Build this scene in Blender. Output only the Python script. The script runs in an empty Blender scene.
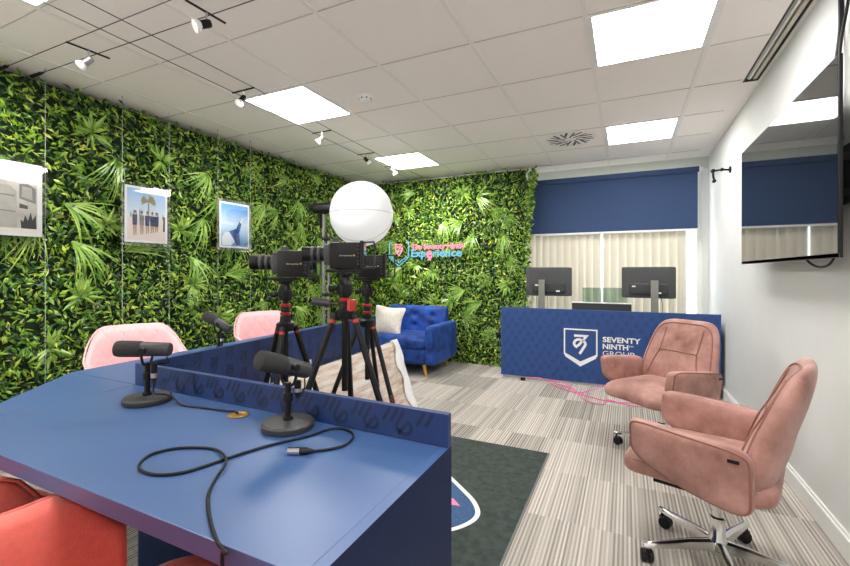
import bpy, bmesh, math, random
from mathutils import Vector, Matrix
random.seed(7)
PI = math.pi
D = bpy.data
C = bpy.context.scene.collection
def rad(a): return a*PI/180

# ------------------------------------------------------------------ materials
def mat(name, col, rough=.5, metal=0, spec=.5, noise=0, nscale=20, bump=0, bscale=60, emit=None, estr=0, sheen=0, coat=0, col2=None, coords='Object', ior=1.5):
    m = D.materials.new(name); m.use_nodes = True
    nt = m.node_tree; b = nt.nodes['Principled BSDF']
    b.inputs['Base Color'].default_value = (*col, 1)
    b.inputs['Roughness'].default_value = rough
    b.inputs['Metallic'].default_value = metal
    b.inputs['Specular IOR Level'].default_value = spec
    b.inputs['IOR'].default_value = ior
    if sheen:
        b.inputs['Sheen Weight'].default_value = sheen
        b.inputs['Sheen Roughness'].default_value = .4
    if coat:
        b.inputs['Coat Weight'].default_value = coat
    if emit:
        b.inputs['Emission Color'].default_value = (*emit, 1)
        b.inputs['Emission Strength'].default_value = estr
    if noise or bump:
        tc = nt.nodes.new('ShaderNodeTexCoord')
    if noise:
        n = nt.nodes.new('ShaderNodeTexNoise'); n.inputs['Scale'].default_value = nscale
        n.inputs['Detail'].default_value = 5; n.inputs['Roughness'].default_value = .62
        nt.links.new(tc.outputs[coords], n.inputs['Vector'])
        r = nt.nodes.new('ShaderNodeMix'); r.data_type = 'RGBA'
        c2 = col2 or tuple(c*(1-noise) for c in col)
        r.inputs[6].default_value = (*c2, 1); r.inputs[7].default_value = (*col, 1)
        mr = nt.nodes.new('ShaderNodeMapRange'); mr.inputs[1].default_value = .35; mr.inputs[2].default_value = .62
        nt.links.new(n.outputs['Fac'], mr.inputs[0]); nt.links.new(mr.outputs[0], r.inputs[0])
        nt.links.new(r.outputs[2], b.inputs['Base Color'])
    if bump:
        n2 = nt.nodes.new('ShaderNodeTexNoise'); n2.inputs['Scale'].default_value = bscale; n2.inputs['Detail'].default_value = 4
        nt.links.new(tc.outputs[coords], n2.inputs['Vector'])
        bp = nt.nodes.new('ShaderNodeBump'); bp.inputs['Strength'].default_value = bump; bp.inputs['Distance'].default_value = .01
        nt.links.new(n2.outputs['Fac'], bp.inputs['Height']); nt.links.new(bp.outputs[0], b.inputs['Normal'])
    return m

M = {}
M['ceil'] = mat('ceiling_tile', (.95,.895,.855), .9, noise=.04, nscale=300)
M['tbar'] = mat('ceiling_grid', (.85,.825,.79), .6)
M['tline'] = mat('ceiling_joint', (.56,.52,.48), .8)
M['wallw'] = mat('wall_paint', (.74,.75,.735), .75, noise=.02, nscale=4)
M['bulk'] = mat('bulkhead_paint', (.55,.58,.55), .7)
M['white'] = mat('white_paint', (.82,.82,.80), .45)
M['black'] = mat('black_plastic', (.006,.006,.0065), .45, spec=.3)
M['blackm'] = mat('black_metal', (.014,.014,.015), .38, metal=0)
M['rubber'] = mat('black_rubber', (.010,.010,.010), .6)
M['grey'] = mat('dark_grey_plastic', (.035,.036,.037), .5)
M['mgrey'] = mat('monitor_grey', (.055,.057,.058), .45)
M['foam'] = mat('windscreen_foam', (.028,.029,.026), .9, bump=.5, bscale=500)
M['chrome'] = mat('chrome', (.72,.72,.72), .16, metal=1)
M['steel'] = mat('brushed_steel', (.55,.55,.54), .35, metal=1)
M['alu'] = mat('aluminium', (.62,.61,.56), .4, metal=.8)
M['red'] = mat('red_anodised', (.40,.030,.025), .35, metal=.3)
M['brown'] = mat('brown_lock', (.07,.022,.018), .5)
M['desk'] = mat('blue_laminate', (.036,.094,.245), .40, spec=1.0, noise=.10, nscale=3)
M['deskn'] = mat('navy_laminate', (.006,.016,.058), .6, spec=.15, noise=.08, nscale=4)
M['panel'] = mat('blue_panel', (.011,.033,.125), .45)
M['glyph'] = mat('dark_blue_print', (.006,.015,.055), .4)
M['rpanel'] = mat('reception_blue', (.018,.066,.235), .5)
M['rglyph'] = mat('reception_print', (.010,.036,.135), .45)
M['brass'] = mat('brass', (.60,.36,.10), .35, metal=.8)
M['logo'] = mat('white_logo', (.85,.86,.88), .5)
M['rose'] = mat('rose_leather', (.510,.275,.232), .58, noise=.5, nscale=3.6, col2=(.22,.090,.066), bump=.12, bscale=120, sheen=.2)
M['rosed'] = mat('rose_piping', (.27,.115,.085), .6)
M['velvet'] = mat('blue_velvet', (.008,.075,.400), .7, noise=.7, nscale=9, col2=(.002,.018,.13), sheen=.08)
M['gold'] = mat('gold_leg', (.65,.36,.05), .4)
M['cushion'] = mat('cream_cushion', (.80,.74,.67), .9, noise=.15, nscale=40, bump=.3, bscale=150)
M['backing'] = mat('foliage_backing', (.008,.022,.006), .95)
M['tvs'] = mat('tv_screen', (.006,.007,.008), .035, spec=.9, ior=1.75)
M['blindblue'] = mat('roller_fabric', (.028,.060,.150), .8, noise=.06, nscale=200)
M['lantern'] = None
M['wire'] = mat('black_wire', (.012,.012,.012), .5)
M['sil'] = mat('silver_wire', (.55,.56,.55), .4, metal=.6)
M['pinkwire'] = mat('pink_cable', (.85,.18,.42), .4)
M['pcoat'] = mat('paper_white', (.93,.93,.93), .5)
M['lampw'] = mat('white_reflector', (.85,.84,.80), .25)
M['wood_d'] = mat('dark_slot', (.02,.024,.024), .7)
M['stand'] = mat('stand_metal', (.26,.26,.23), .45, metal=.5)
M['cream'] = mat('cream_profile', (.62,.58,.48), .5)

def emis(name, col, s):
    m = D.materials.new(name); m.use_nodes = True
    nt = m.node_tree; nt.nodes.clear()
    e = nt.nodes.new('ShaderNodeEmission'); e.inputs[0].default_value = (*col,1); e.inputs[1].default_value = s
    o = nt.nodes.new('ShaderNodeOutputMaterial'); nt.links.new(e.outputs[0], o.inputs[0])
    return m
PANEL_E = 9.0
M['led'] = emis('led_diffuser', (1,.975,.95), PANEL_E)
M['npink'] = emis('neon_pink', (.95,.30,.42), .55)
M['nblue'] = emis('neon_blue', (.20,.55,.75), .45)
M['bulb'] = emis('spot_bulb', (1,.95,.85), 1.6)

def trans_mat(name, col, fac, rough=.8):
    m = D.materials.new(name); m.use_nodes = True
    nt = m.node_tree; nt.nodes.clear()
    d = nt.nodes.new('ShaderNodeBsdfDiffuse'); d.inputs[0].default_value = (*col,1)
    t = nt.nodes.new('ShaderNodeBsdfTranslucent'); t.inputs[0].default_value = (*col,1)
    mx = nt.nodes.new('ShaderNodeMixShader'); mx.inputs[0].default_value = fac
    o = nt.nodes.new('ShaderNodeOutputMaterial')
    nt.links.new(d.outputs[0], mx.inputs[1]); nt.links.new(t.outputs[0], mx.inputs[2]); nt.links.new(mx.outputs[0], o.inputs[0])
    return m
M['slat'] = trans_mat('blind_slat', (.66,.61,.51), .05)
M['lantern'] = mat('lantern_fabric', (.62,.62,.62), .8, emit=(1,1,1), estr=.13)

def glass(name, tint, rough=.02, k=1):
    m = D.materials.new(name); m.use_nodes = True
    nt = m.node_tree; nt.nodes.clear()
    t = nt.nodes.new('ShaderNodeBsdfTransparent'); t.inputs[0].default_value = (*tint,1)
    g = nt.nodes.new('ShaderNodeBsdfGlossy'); g.inputs['Roughness'].default_value = rough
    f = nt.nodes.new('ShaderNodeFresnel'); f.inputs[0].default_value = 1.45
    mx = nt.nodes.new('ShaderNodeMixShader')
    o = nt.nodes.new('ShaderNodeOutputMaterial')
    mu = nt.nodes.new('ShaderNodeMath'); mu.operation = 'MULTIPLY'; mu.inputs[1].default_value = k; nt.links.new(f.outputs[0], mu.inputs[0])
    nt.links.new(mu.outputs[0], mx.inputs[0]); nt.links.new(t.outputs[0], mx.inputs[1]); nt.links.new(g.outputs[0], mx.inputs[2]); nt.links.new(mx.outputs[0], o.inputs[0])
    return m
M['acryl'] = glass('clear_acrylic', (.99,.995,.99), k=.8)
M['pane'] = glass('window_glass', (.95,.97,.96))
M['frost'] = glass('green_screen_glass', (.62,.72,.66), rough=.15)
M['wrap'] = glass('plastic_wrap', (.99,.99,.98), rough=.35, k=.2)

# --- carpet
def carpet():
    m = D.materials.new('carpet_tiles'); m.use_nodes = True
    nt = m.node_tree; b = nt.nodes['Principled BSDF']; L = nt.links.new
    b.inputs['Roughness'].default_value = .95; b.inputs['Specular IOR Level'].default_value = .1
    tc = nt.nodes.new('ShaderNodeTexCoord'); sp = nt.nodes.new('ShaderNodeSeparateXYZ'); L(tc.outputs['Object'], sp.inputs[0])
    def math_(op, a, b_=None):
        n = nt.nodes.new('ShaderNodeMath'); n.operation = op
        for i, v in ((0,a),(1,b_)):
            if v is None: continue
            if isinstance(v,(int,float)): n.inputs[i].default_value = v
            else: L(v, n.inputs[i])
        return n.outputs[0]
    row = math_('FLOOR', math_('DIVIDE', math_('ADD', sp.outputs[1], -.09+10), .5))
    col = math_('FLOOR', math_('DIVIDE', math_('ADD', sp.outputs[0], 10.0), .25))
    cv = nt.nodes.new('ShaderNodeCombineXYZ'); L(row, cv.inputs[0]); L(col, cv.inputs[1])
    wn = nt.nodes.new('ShaderNodeTexWhiteNoise'); wn.noise_dimensions = '2D'; L(cv.outputs[0], wn.inputs['Vector'])
    # bands within a tile (soft variation across X)
    # stripes along Y
    st = math_('FLOOR', math_('DIVIDE', sp.outputs[0], .0085))
    cv2 = nt.nodes.new('ShaderNodeCombineXYZ'); L(st, cv2.inputs[0]); L(row, cv2.inputs[1]); L(col, cv2.inputs[2])
    wn2 = nt.nodes.new('ShaderNodeTexWhiteNoise'); wn2.noise_dimensions = '3D'; L(cv2.outputs[0], wn2.inputs['Vector'])
    par = math_('MODULO', math_('ADD', st, 1000), 2)
    nz = nt.nodes.new('ShaderNodeTexNoise'); nz.inputs['Scale'].default_value = 160; nz.inputs['Detail'].default_value = 2
    L(tc.outputs['Object'], nz.inputs['Vector'])
    # value = .5 + tile*.25 + stripe
    a = math_('MULTIPLY', wn.outputs['Value'], .34)
    s1 = math_('MULTIPLY', par, .32)
    s2 = math_('MULTIPLY', wn2.outputs['Value'], .32)
    s3 = math_('MULTIPLY', nz.outputs['Fac'], .35)
    v = math_('SUBTRACT', math_('ADD', math_('ADD', a, s1), math_('ADD', s2, s3)), .23)
    mx = nt.nodes.new('ShaderNodeMix'); mx.data_type='RGBA'; mx.clamp_factor = True
    mx.inputs[6].default_value = (.15,.138,.12,1); mx.inputs[7].default_value = (.72,.67,.60,1)
    L(v, mx.inputs[0]); L(mx.outputs[2], b.inputs['Base Color'])
    return m
M['carpet'] = carpet()

def leafmat(name, stops, rough=.33):
    m = D.materials.new(name); m.use_nodes = True
    nt = m.node_tree; b = nt.nodes['Principled BSDF']
    g = nt.nodes.new('ShaderNodeNewGeometry'); r = nt.nodes.new('ShaderNodeValToRGB')
    els = r.color_ramp.elements
    while len(els) < len(stops): els.new(.5)
    for e, (p, c) in zip(els, stops): e.position = p; e.color = (*c,1)
    nt.links.new(g.outputs['Random Per Island'], r.inputs[0]); nt.links.new(r.outputs[0], b.inputs['Base Color'])
    b.inputs['Roughness'].default_value = rough; b.inputs['Specular IOR Level'].default_value = .8
    tr = nt.nodes.new('ShaderNodeBsdfTranslucent'); nt.links.new(r.outputs[0], tr.inputs[0])
    mx = nt.nodes.new('ShaderNodeMixShader'); mx.inputs[0].default_value = .25
    o = nt.nodes['Material Output']
    nt.links.new(b.outputs[0], mx.inputs[1]); nt.links.new(tr.outputs[0], mx.inputs[2]); nt.links.new(mx.outputs[0], o.inputs[0])
    return m
M['leaf'] = leafmat('ivy_leaf', [(0,(.008,.036,.005)),(.32,(.035,.12,.010)),(.56,(.14,.34,.022)),(.82,(.36,.58,.045)),(1,(.66,.72,.09))])
M['fern'] = leafmat('fern_leaf', [(0,(.10,.26,.03)),(.5,(.24,.46,.06)),(1,(.46,.64,.13))])

def quilt(name, col, k=.4):
    m = mat(name, col, .8, sheen=.3)
    nt = m.node_tree; b = nt.nodes['Principled BSDF']
    tc = nt.nodes.new('ShaderNodeTexCoord')
    hs = []
    for s in (1,-1):
        mp = nt.nodes.new('ShaderNodeMapping'); mp.inputs['Rotation'].default_value = (0, s*rad(38), 0)
        nt.links.new(tc.outputs['Object'], mp.inputs[0])
        w = nt.nodes.new('ShaderNodeTexWave'); w.wave_type='BANDS'; w.bands_direction='X'; w.inputs['Scale'].default_value = 4.2
        w.inputs['Distortion'].default_value = 0
        nt.links.new(mp.outputs[0], w.inputs[0])
        p = nt.nodes.new('ShaderNodeMath'); p.operation='POWER'; p.inputs[1].default_value = .25
        nt.links.new(w.outputs['Fac'], p.inputs[0]); hs.append(p.outputs[0])
    mn = nt.nodes.new('ShaderNodeMath'); mn.operation='MINIMUM'
    nt.links.new(hs[0], mn.inputs[0]); nt.links.new(hs[1], mn.inputs[1])
    bp = nt.nodes.new('ShaderNodeBump'); bp.inputs['Strength'].default_value = k; bp.inputs['Distance'].default_value = .008
    nt.links.new(mn.outputs[0], bp.inputs['Height']); nt.links.new(bp.outputs[0], b.inputs['Normal'])
    return m
M['pinkq'] = quilt('pink_quilted_velvet', (.80,.46,.475))
M['coral'] = mat('coral_fabric', (.82,.17,.13), .8, sheen=.3, bump=.15, bscale=300, noise=.1, nscale=60)
M['pinkp'] = mat('pink_fabric', (.80,.46,.475), .8)
M['coralp'] = mat('coral_piping', (.60,.13,.10), .8)

def woodboards():
    m = D.materials.new('pale_wood_boards'); m.use_nodes=True
    nt = m.node_tree; b = nt.nodes['Principled BSDF']; L = nt.links.new
    tc = nt.nodes.new('ShaderNodeTexCoord'); mp = nt.nodes.new('ShaderNodeMapping'); mp.inputs['Scale'].default_value=(11,1.6,11)
    L(tc.outputs['Object'], mp.inputs[0])
    n = nt.nodes.new('ShaderNodeTexNoise'); n.inputs['Scale'].default_value=2.2; n.inputs['Detail'].default_value=6; n.inputs['Roughness'].default_value=.65
    L(mp.outputs[0], n.inputs['Vector'])
    r = nt.nodes.new('ShaderNodeValToRGB'); e = r.color_ramp.elements
    e[0].position=.32; e[0].color=(.52,.32,.20,1); e[1].position=.62; e[1].color=(.95,.90,.84,1)
    k = e.new(.48); k.color=(.84,.66,.52,1)
    L(n.outputs['Fac'], r.inputs[0]); L(r.outputs[0], b.inputs['Base Color']); b.inputs['Roughness'].default_value=.35
    return m
M['boards'] = woodboards()

def rugmat():
    m = mat('charcoal_rug', (.055,.076,.067), .98, noise=.45, nscale=26, bump=.6, bscale=300)
    return m
M['rug'] = rugmat()
M['rugblue'] = mat('rug_blue', (.055,.125,.27), .98, noise=.4, nscale=90)
M['rugwhite'] = mat('rug_white', (.80,.80,.80), .95)
M['rugpink'] = mat('rug_pink', (.80,.25,.38), .95)
M['rugedge'] = mat('rug_edge', (.16,.16,.15), .8)

# ------------------------------------------------------------------ mesh helpers
def obj(name, bm, mats, parent=None, smooth=False, label=None):
    me = D.meshes.new(name)
    bmesh.ops.recalc_face_normals(bm, faces=bm.faces)
    bm.to_mesh(me); bm.free()
    if not isinstance(mats, (list,tuple)): mats = [mats]
    for m_ in mats: me.materials.append(m_)
    if smooth:
        me.polygons.foreach_set('use_smooth', [True]*len(me.polygons))
        if smooth != 'all':
            me.set_sharp_from_angle(angle=rad(40))
    o = D.objects.new(name, me); C.objects.link(o)
    if parent: o.parent = parent
    if label: o['label'] = label
    return o
def tag(o, label, cat, group=None):
    o['label'] = label; o['category'] = cat
    if group: o['group'] = group
    return o
def thing(name, label, cat, loc=(0,0,0), rotz=0, group=None):
    o = D.objects.new(name, None); C.objects.link(o)
    o.location = loc; o.rotation_euler = (0,0,rotz); o.empty_display_size = .1
    return tag(o, label, cat, group)
def struct(name, bm, m, **k):
    o = obj(name, bm, m, **k); o['kind'] = 'structure'; return o
def dup(root, loc, rotz, label, group=None):
    r = root.copy(); C.objects.link(r); r.location = loc; r.rotation_euler = (0,0,rotz); r['label'] = label
    if group: r['group'] = group
    for ch in list(root.children):
        c = ch.copy(); C.objects.link(c); c.parent = r
        for g in list(ch.children):
            d = g.copy(); C.objects.link(d); d.parent = c
    return r
def B(): return bmesh.new()
def box(bm, x0,x1,y0,y1,z0,z1, bev=0, mi=0, seg=2):
    vs = [bm.verts.new((x,y,z)) for x in (x0,x1) for y in (y0,y1) for z in (z0,z1)]
    fs = [bm.faces.new([vs[i] for i in q]) for q in ((0,1,3,2),(4,6,7,5),(0,4,5,1),(2,3,7,6),(0,2,6,4),(1,5,7,3))]
    for f in fs: f.material_index = mi
    if bev:
        es = list({e for f in fs for e in f.edges})
        r = bmesh.ops.bevel(bm, geom=es, offset=bev, segments=seg, profile=.5, affect='EDGES')
        for f in r['faces']: f.material_index = mi
    return vs
def prism(bm, pts, axis, a0, a1, bev=0, mi=0, seg=2):
    """pts 2d; axis 'x': pts=(y,z); 'y': pts=(x,z); 'z': pts=(x,y)"""
    def P(p,a):
        return {'x':(a,p[0],p[1]),'y':(p[0],a,p[1]),'z':(p[0],p[1],a)}[axis]
    lo = [bm.verts.new(P(p,a0)) for p in pts]; hi = [bm.verts.new(P(p,a1)) for p in pts]
    fs = [bm.faces.new(lo), bm.faces.new(hi)]
    n = len(pts)
    for i in range(n): fs.append(bm.faces.new((lo[i],lo[(i+1)%n],hi[(i+1)%n],hi[i])))
    for f in fs: f.material_index = mi
    if bev:
        es = [e for f in fs[:2] for e in f.edges]
        r = bmesh.ops.bevel(bm, geom=list(set(es)), offset=bev, segments=seg, profile=.5, affect='EDGES')
        for f in r['faces']: f.material_index = mi
def frame_at(d):
    d = Vector(d).normalized()
    up = Vector((0,0,1)) if abs(d.z) < .9 else Vector((1,0,0))
    a = d.cross(up).normalized(); b = d.cross(a).normalized()
    return a, b
def tube(bm, pts, r, n=8, mi=0, closed=False, caps=True, rs=None):
    pts = [Vector(p) for p in pts]
    rings = []; N = len(pts); a = None
    for i, p in enumerate(pts):
        if closed: t = pts[(i+1)%N]-pts[i-1]
        else: t = pts[min(i+1,N-1)]-pts[max(i-1,0)]
        if t.length < 1e-9: t = Vector((0,0,1))
        t.normalize()
        if a is None: a, b = frame_at(t)
        else:
            a = (a - t*a.dot(t))
            if a.length < 1e-6: a, b = frame_at(t)
            a.normalize(); b = t.cross(a).normalized()
        rr = rs[i] if rs else r
        rings.append([bm.verts.new(p + (a*math.cos(2*PI*k/n) + b*math.sin(2*PI*k/n))*rr) for k in range(n)])
    for i in range(N if closed else N-1):
        r0, r1 = rings[i], rings[(i+1)%N]
        for k in range(n):
            f = bm.faces.new((r0[k], r0[(k+1)%n], r1[(k+1)%n], r1[k])); f.material_index = mi
    if not closed and caps:
        f = bm.faces.new(rings[0][::-1]); f.material_index = mi
        f = bm.faces.new(rings[-1]); f.material_index = mi
def cyl(bm, p0, p1, r0, r1=None, n=20, mi=0):
    tube(bm, [p0,p1], r0, n, mi, rs=[r0, r0 if r1 is None else r1])
def lathe(bm, prof, n=32, c=(0,0,0), d=(0,0,1), mi=0):
    """prof list of (r, h) along direction d from c"""
    c = Vector(c); d = Vector(d).normalized(); a, b = frame_at(d)
    rings = []
    for r, h in prof:
        if r < 1e-6: rings.append([bm.verts.new(c+d*h)])
        else: rings.append([bm.verts.new(c+d*h+(a*math.cos(2*PI*k/n)+b*math.sin(2*PI*k/n))*r) for k in range(n)])
    for r0, r1 in zip(rings, rings[1:]):
        for k in range(n):
            k2 = (k+1)%n
            if len(r0)==1 and len(r1)==1: continue
            if len(r0)==1: f = bm.faces.new((r0[0], r1[k], r1[k2]))
            elif len(r1)==1: f = bm.faces.new((r0[k], r0[k2], r1[0]))
            else: f = bm.faces.new((r0[k], r0[k2], r1[k2], r1[k]))
            f.material_index = mi
    for rg in (rings[0], rings[-1]):
        if len(rg) > 1:
            f = bm.faces.new(rg); f.material_index = mi
def slab(bm, c, s, k1=6, k2=3, n=12, plane='xz', fn=None, mi=0):
    """soft rounded block; rounded outline (exponent k1) in plane, rounded thickness (k2) across it"""
    g = {}
    ax = {'xz':(0,2,1),'xy':(0,1,2),'yz':(1,2,0)}[plane]
    def vert(p):
        key = tuple(round(v,5) for v in p)
        if key in g: return g[key]
        q = [p[ax[0]], p[ax[1]], p[ax[2]]]
        u, v, w = q
        m = max(abs(u),abs(v))
        if m > 1e-9:
            nn = (abs(u)**k1+abs(v)**k1)**(1/k1); u *= m/nn; v *= m/nn
        t = max(m, abs(w))
        if t > 1e-9:
            n2 = (m**k2+abs(w)**k2)**(1/k2); u *= t/n2; v *= t/n2; w *= t/n2
        o = [0,0,0]; o[ax[0]] = u*s[ax[0]]/2; o[ax[1]] = v*s[ax[1]]/2; o[ax[2]] = w*s[ax[2]]/2
        o = Vector(o)
        if fn: o = Vector(fn(o))
        g[key] = bm.verts.new(o+Vector(c)); return g[key]
    st = [-1+2*i/n for i in range(n+1)]
    for axis in range(3):
        for sgn in (-1,1):
            for i in range(n):
                for j in range(n):
                    q = []
                    for (a,b) in ((i,j),(i+1,j),(i+1,j+1),(i,j+1)):
                        p = [0,0,0]; p[axis]=sgn; p[(axis+1)%3]=st[a]; p[(axis+2)%3]=st[b]; q.append(vert(p))
                    f = bm.faces.new(q if sgn>0 else q[::-1]); f.material_index = mi
def smooth_path(pts, n=6, closed=False):
    pts = [Vector(p) for p in pts]; out = []; N = len(pts)
    for i in range(N if closed else N-1):
        if closed: p0,p1,p2,p3 = pts[i-1],pts[i],pts[(i+1)%N],pts[(i+2)%N]
        else: p0,p1,p2,p3 = pts[max(i-1,0)],pts[i],pts[i+1],pts[min(i+2,N-1)]
        for k in range(n):
            t = k/n
            out.append(.5*((2*p1)+(p2-p0)*t+(2*p0-5*p1+4*p2-p3)*t*t+(3*p1-p0-3*p2+p3)*t**3))
    if not closed: out.append(pts[-1])
    return out
def ribbon(bm, pts2, w, mp, mi=0, closed=False):
    """flat stroke of width w along 2d polyline; mp maps (u,v) to 3d"""
    N = len(pts2); L = []; R = []
    P = [Vector((p[0],p[1])) for p in pts2]
    for i in range(N):
        if closed: a = P[i]-P[i-1]; b = P[(i+1)%N]-P[i]
        else: a = P[i]-P[max(i-1,0)]; b = P[min(i+1,N-1)]-P[i]
        if a.length<1e-9: a=b
        if b.length<1e-9: b=a
        a.normalize(); b.normalize()
        na = Vector((-a.y,a.x)); nb = Vector((-b.y,b.x)); nn = na+nb
        if nn.length<1e-6: nn = na
        nn.normalize(); k = min(1/max(nn.dot(na),.35), 2)
        L.append(bm.verts.new(mp(*(P[i]+nn*w/2*k)))); R.append(bm.verts.new(mp(*(P[i]-nn*w/2*k))))
    for i in range(N if closed else N-1):
        j = (i+1)%N
        f = bm.faces.new((L[i],L[j],R[j],R[i])); f.material_index = mi
def poly(bm, pts2, mp, mi=0):
    f = bm.faces.new([bm.verts.new(mp(*p)) for p in pts2]); f.material_index = mi
def arc(cx, cy, r, a0, a1, n=10, ry=None):
    ry = ry or r
    return [(cx+r*math.cos(rad(a0+(a1-a0)*i/n)), cy+ry*math.sin(rad(a0+(a1-a0)*i/n))) for i in range(n+1)]
# the house monogram, unit height about 1.9 (from -.9 to 1.0)
MONO = [ [(-.62,.95),(.60,.95),(-.12,.05),(-.30,-.12)] , arc(-.12,.15,.50,40,250,12,.42), [(.12,.52)]+arc(-.02,.12,.50,50,-25,6,.40)+[(-.08,-.92)] ]
def mono(bm, cu, cv, s, w, mp, mi=1, which=(0,1,2)):
    for i in which:
        ribbon(bm, [(cu+x*s, cv+y*s) for x,y in MONO[i]], w, mp, mi)
def text(name, body, size, m, parent, mtx, ext=0.001, bold=0.0, bevel=0.0, fill='BOTH', sx=1.0, fit=None, bres=2):
    cu = D.curves.new('t','FONT'); cu.body = body; cu.size = size; cu.extrude = ext; cu.offset = bold
    if bevel: cu.bevel_depth = bevel; cu.bevel_resolution = bres
    cu.fill_mode = fill; cu.resolution_u = 3
    t = D.objects.new('t', cu); C.objects.link(t)
    bpy.context.view_layer.update()
    me = D.meshes.new_from_object(t.evaluated_get(bpy.context.evaluated_depsgraph_get()))
    D.objects.remove(t)
    xs = [v.co.x for v in me.vertices]; x0 = min(xs); wd = max(xs)-x0
    if fit: sx = fit/wd
    for v in me.vertices: v.co = mtx @ Vector(((v.co.x-x0)*sx, v.co.y, v.co.z))
    me.materials.clear(); me.materials.append(m)
    me.name = name
    o = D.objects.new(name, me); C.objects.link(o)
    if parent: o.parent = parent
    return o
# ------------------------------------------------------------------ dimensions
CE = 2.4538; XR = .82; XL = -3.56; YB = 5.60; YF = -2.3; YP = 5.28; XP = -1.16; WR = -2.45

# ------------------------------------------------------------------ the room
bm = B(); box(bm, XL-.1, XR+.1, YF-.1, YB+.3, -.1, 0); struct('floor', bm, M['carpet'])
bm = B()
box(bm, XL-.1, .71, YF-.1, YB+.3, CE, CE+.1)
box(bm, .71, .80, 3.53, YB+.3, CE, CE+.1)
box(bm, .80, XR+.1, YF-.1, YB+.3, CE, CE+.1)
box(bm, .71, .80, YF-.1, 3.53, CE+.08, CE+.1)
x = -.786-.6*5
for i in range(9):
    xx = -.786+.6*(i-5)
    if XL < xx < XR: box(bm, xx-.012, xx+.012, YF, YB, CE-.005, CE-.0002, mi=1)
for j in range(-7, 8):
    yy = 1.668+.6*(j-1)+.0
    if YF < yy < YB: box(bm, XL, .70, yy-.0035, yy+.0035, CE-.003, CE-.0001, mi=2)
struct('ceiling', bm, [M['ceil'], M['tbar'], M['tline']])
bm = B(); box(bm, XL-.1, XL, YF-.1, YB+.3, 0, CE); struct('wall_left', bm, M['wallw'])
bm = B(); box(bm, XR, XR+.1, YF-.1, YB+.3, 0, CE); struct('wall_right', bm, M['wallw'])
bm = B(); box(bm, XL-.1, XR+.1, YF-.1, YF, 0, .12); box(bm, XL-.1, XR+.1, YF-.1, YF, 2.36, CE); box(bm, XL-.1, XL+.12, YF-.1, YF, .12, 2.36); box(bm, WR, XR+.1, YF-.1, YF, .12, 2.36)  # unseen wall behind the camera; opening cut for the added fill glazing
struct('wall_front', bm, M['wallw'])
bm = B()
for (a,b,c,d) in ((XL+.12,WR,.12,.17),(XL+.12,WR,2.31,2.36)): box(bm, a,b,YF-.08,YF-.02,c,d)
for k in range(5):
    xx = XL+.145+(WR-XL-.12-.05)*k/4; box(bm, xx-.025,xx+.025,YF-.08,YF-.02,.17,2.31)
w = struct('fill_window', bm, M['white'])  # added glazing, no window known here; lets in fill light for the ceiling
bm = B(); box(bm, XL+.17,WR-.05,YF-.053,YF-.047,.17,2.31); obj('pane', bm, M['pane'], w)  # glass of the added fill opening
bm = B()
box(bm, XL, XP, YP, YB+.15, 0, CE)                 # the boxed-out part that carries the foliage
box(bm, XP, XR, YB, YB+.15, 2.325, CE, mi=1)       # bulkhead over the window
box(bm, XP, XR, YB, YB+.15, 0, .55)
box(bm, .765, XR, YB, YB+.15, .55, 2.325)
struct('wall_back', bm, [M['wallw'], M['bulk']])
bm = B(); box(bm, XR-.018, XR, YF, YB, 0, .095, .004); box(bm, XR-.010, XR, YF, YB, .095, .108, .003); struct('baseboard_right', bm, M['white'])
# window
bm = B()
for (a,b,c,d) in ((XP,.765,.55,.60),(XP,.765,2.275,2.325)): box(bm, a,b,YB+.05,YB+.11,c,d)
for xx in (XP+.025, -.62, .74): box(bm, xx-.025, xx+.025, YB+.05, YB+.11, .60, 2.275)
w = struct('window_1', bm, M['white'])
bm = B(); box(bm, XP+.05, .715, YB+.075, YB+.081, .60, 2.275); obj('pane', bm, M['pane'], w)

# aluminium track let into the ceiling beside the right wall
t = thing('ceiling_track', 'long aluminium track recessed in the ceiling beside the right wall', 'track', (0,0,CE))
bm = B(); box(bm, .712,.722,YF+.1,3.528,.0,.075); box(bm,.790,.798,YF+.1,3.528,.0,.075); box(bm,.722,.790,3.515,3.528,.0,.075); obj('side_liner', bm, M['wood_d'], t)
bm = B(); box(bm, .735,.752,YF+.1,3.50,.004,.03,.002); box(bm,.728,.735,YF+.1,3.50,.012,.06); obj('rail', bm, M['alu'], t)
bm = B(); box(bm, .763,.785,YF+.1,3.505,.002,.03,.002); obj('rail', bm, M['cream'], t, label='cream rail')

# ------------------------------------------------------------------ ceiling lights
def light_panel(x, y, label, first=[None]):
    if first[0] is None:
        t = thing('ceiling_light', label, 'ceiling light', (x,y,CE), 0, 'square ceiling light panels')
        bm = B()
        for a in ((-.297,-.27,-.297,.297),(.27,.297,-.297,.297),(-.27,.27,-.297,-.28),(-.27,.27,.28,.297)): box(bm, a[0],a[1],a[2],a[3],-.007,-.0005)
        obj('frame', bm, M['white'], t)
        bm = B(); box(bm, -.27,.27,-.28,.28,-.005,-.001); obj('diffuser', bm, M['led'], t, label='glowing white diffuser')
        first[0] = t
    else: dup(first[0], (x,y,CE), 0, label)
light_panel(-2.286, 2.568, 'glowing square ceiling panel beside the smoke detector, above the picture wall')
light_panel(-2.286, 4.368, 'glowing square ceiling panel at the far left, above the blue armchair')
light_panel(.114, 2.568, 'largest glowing square ceiling panel, in front of the wall television')
light_panel(.114, 4.368, 'glowing square ceiling panel above the reception desk, next to the round vent')
light_panel(-2.286, .768, 'glowing square ceiling panel cut off by the top left corner')
light_panel(.114, .768, 'glowing square ceiling panel just overhead, nearest the right wall and the viewer')
light_panel(-2.286, -1.032, 'glowing square ceiling panel behind the viewer on the left')
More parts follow.
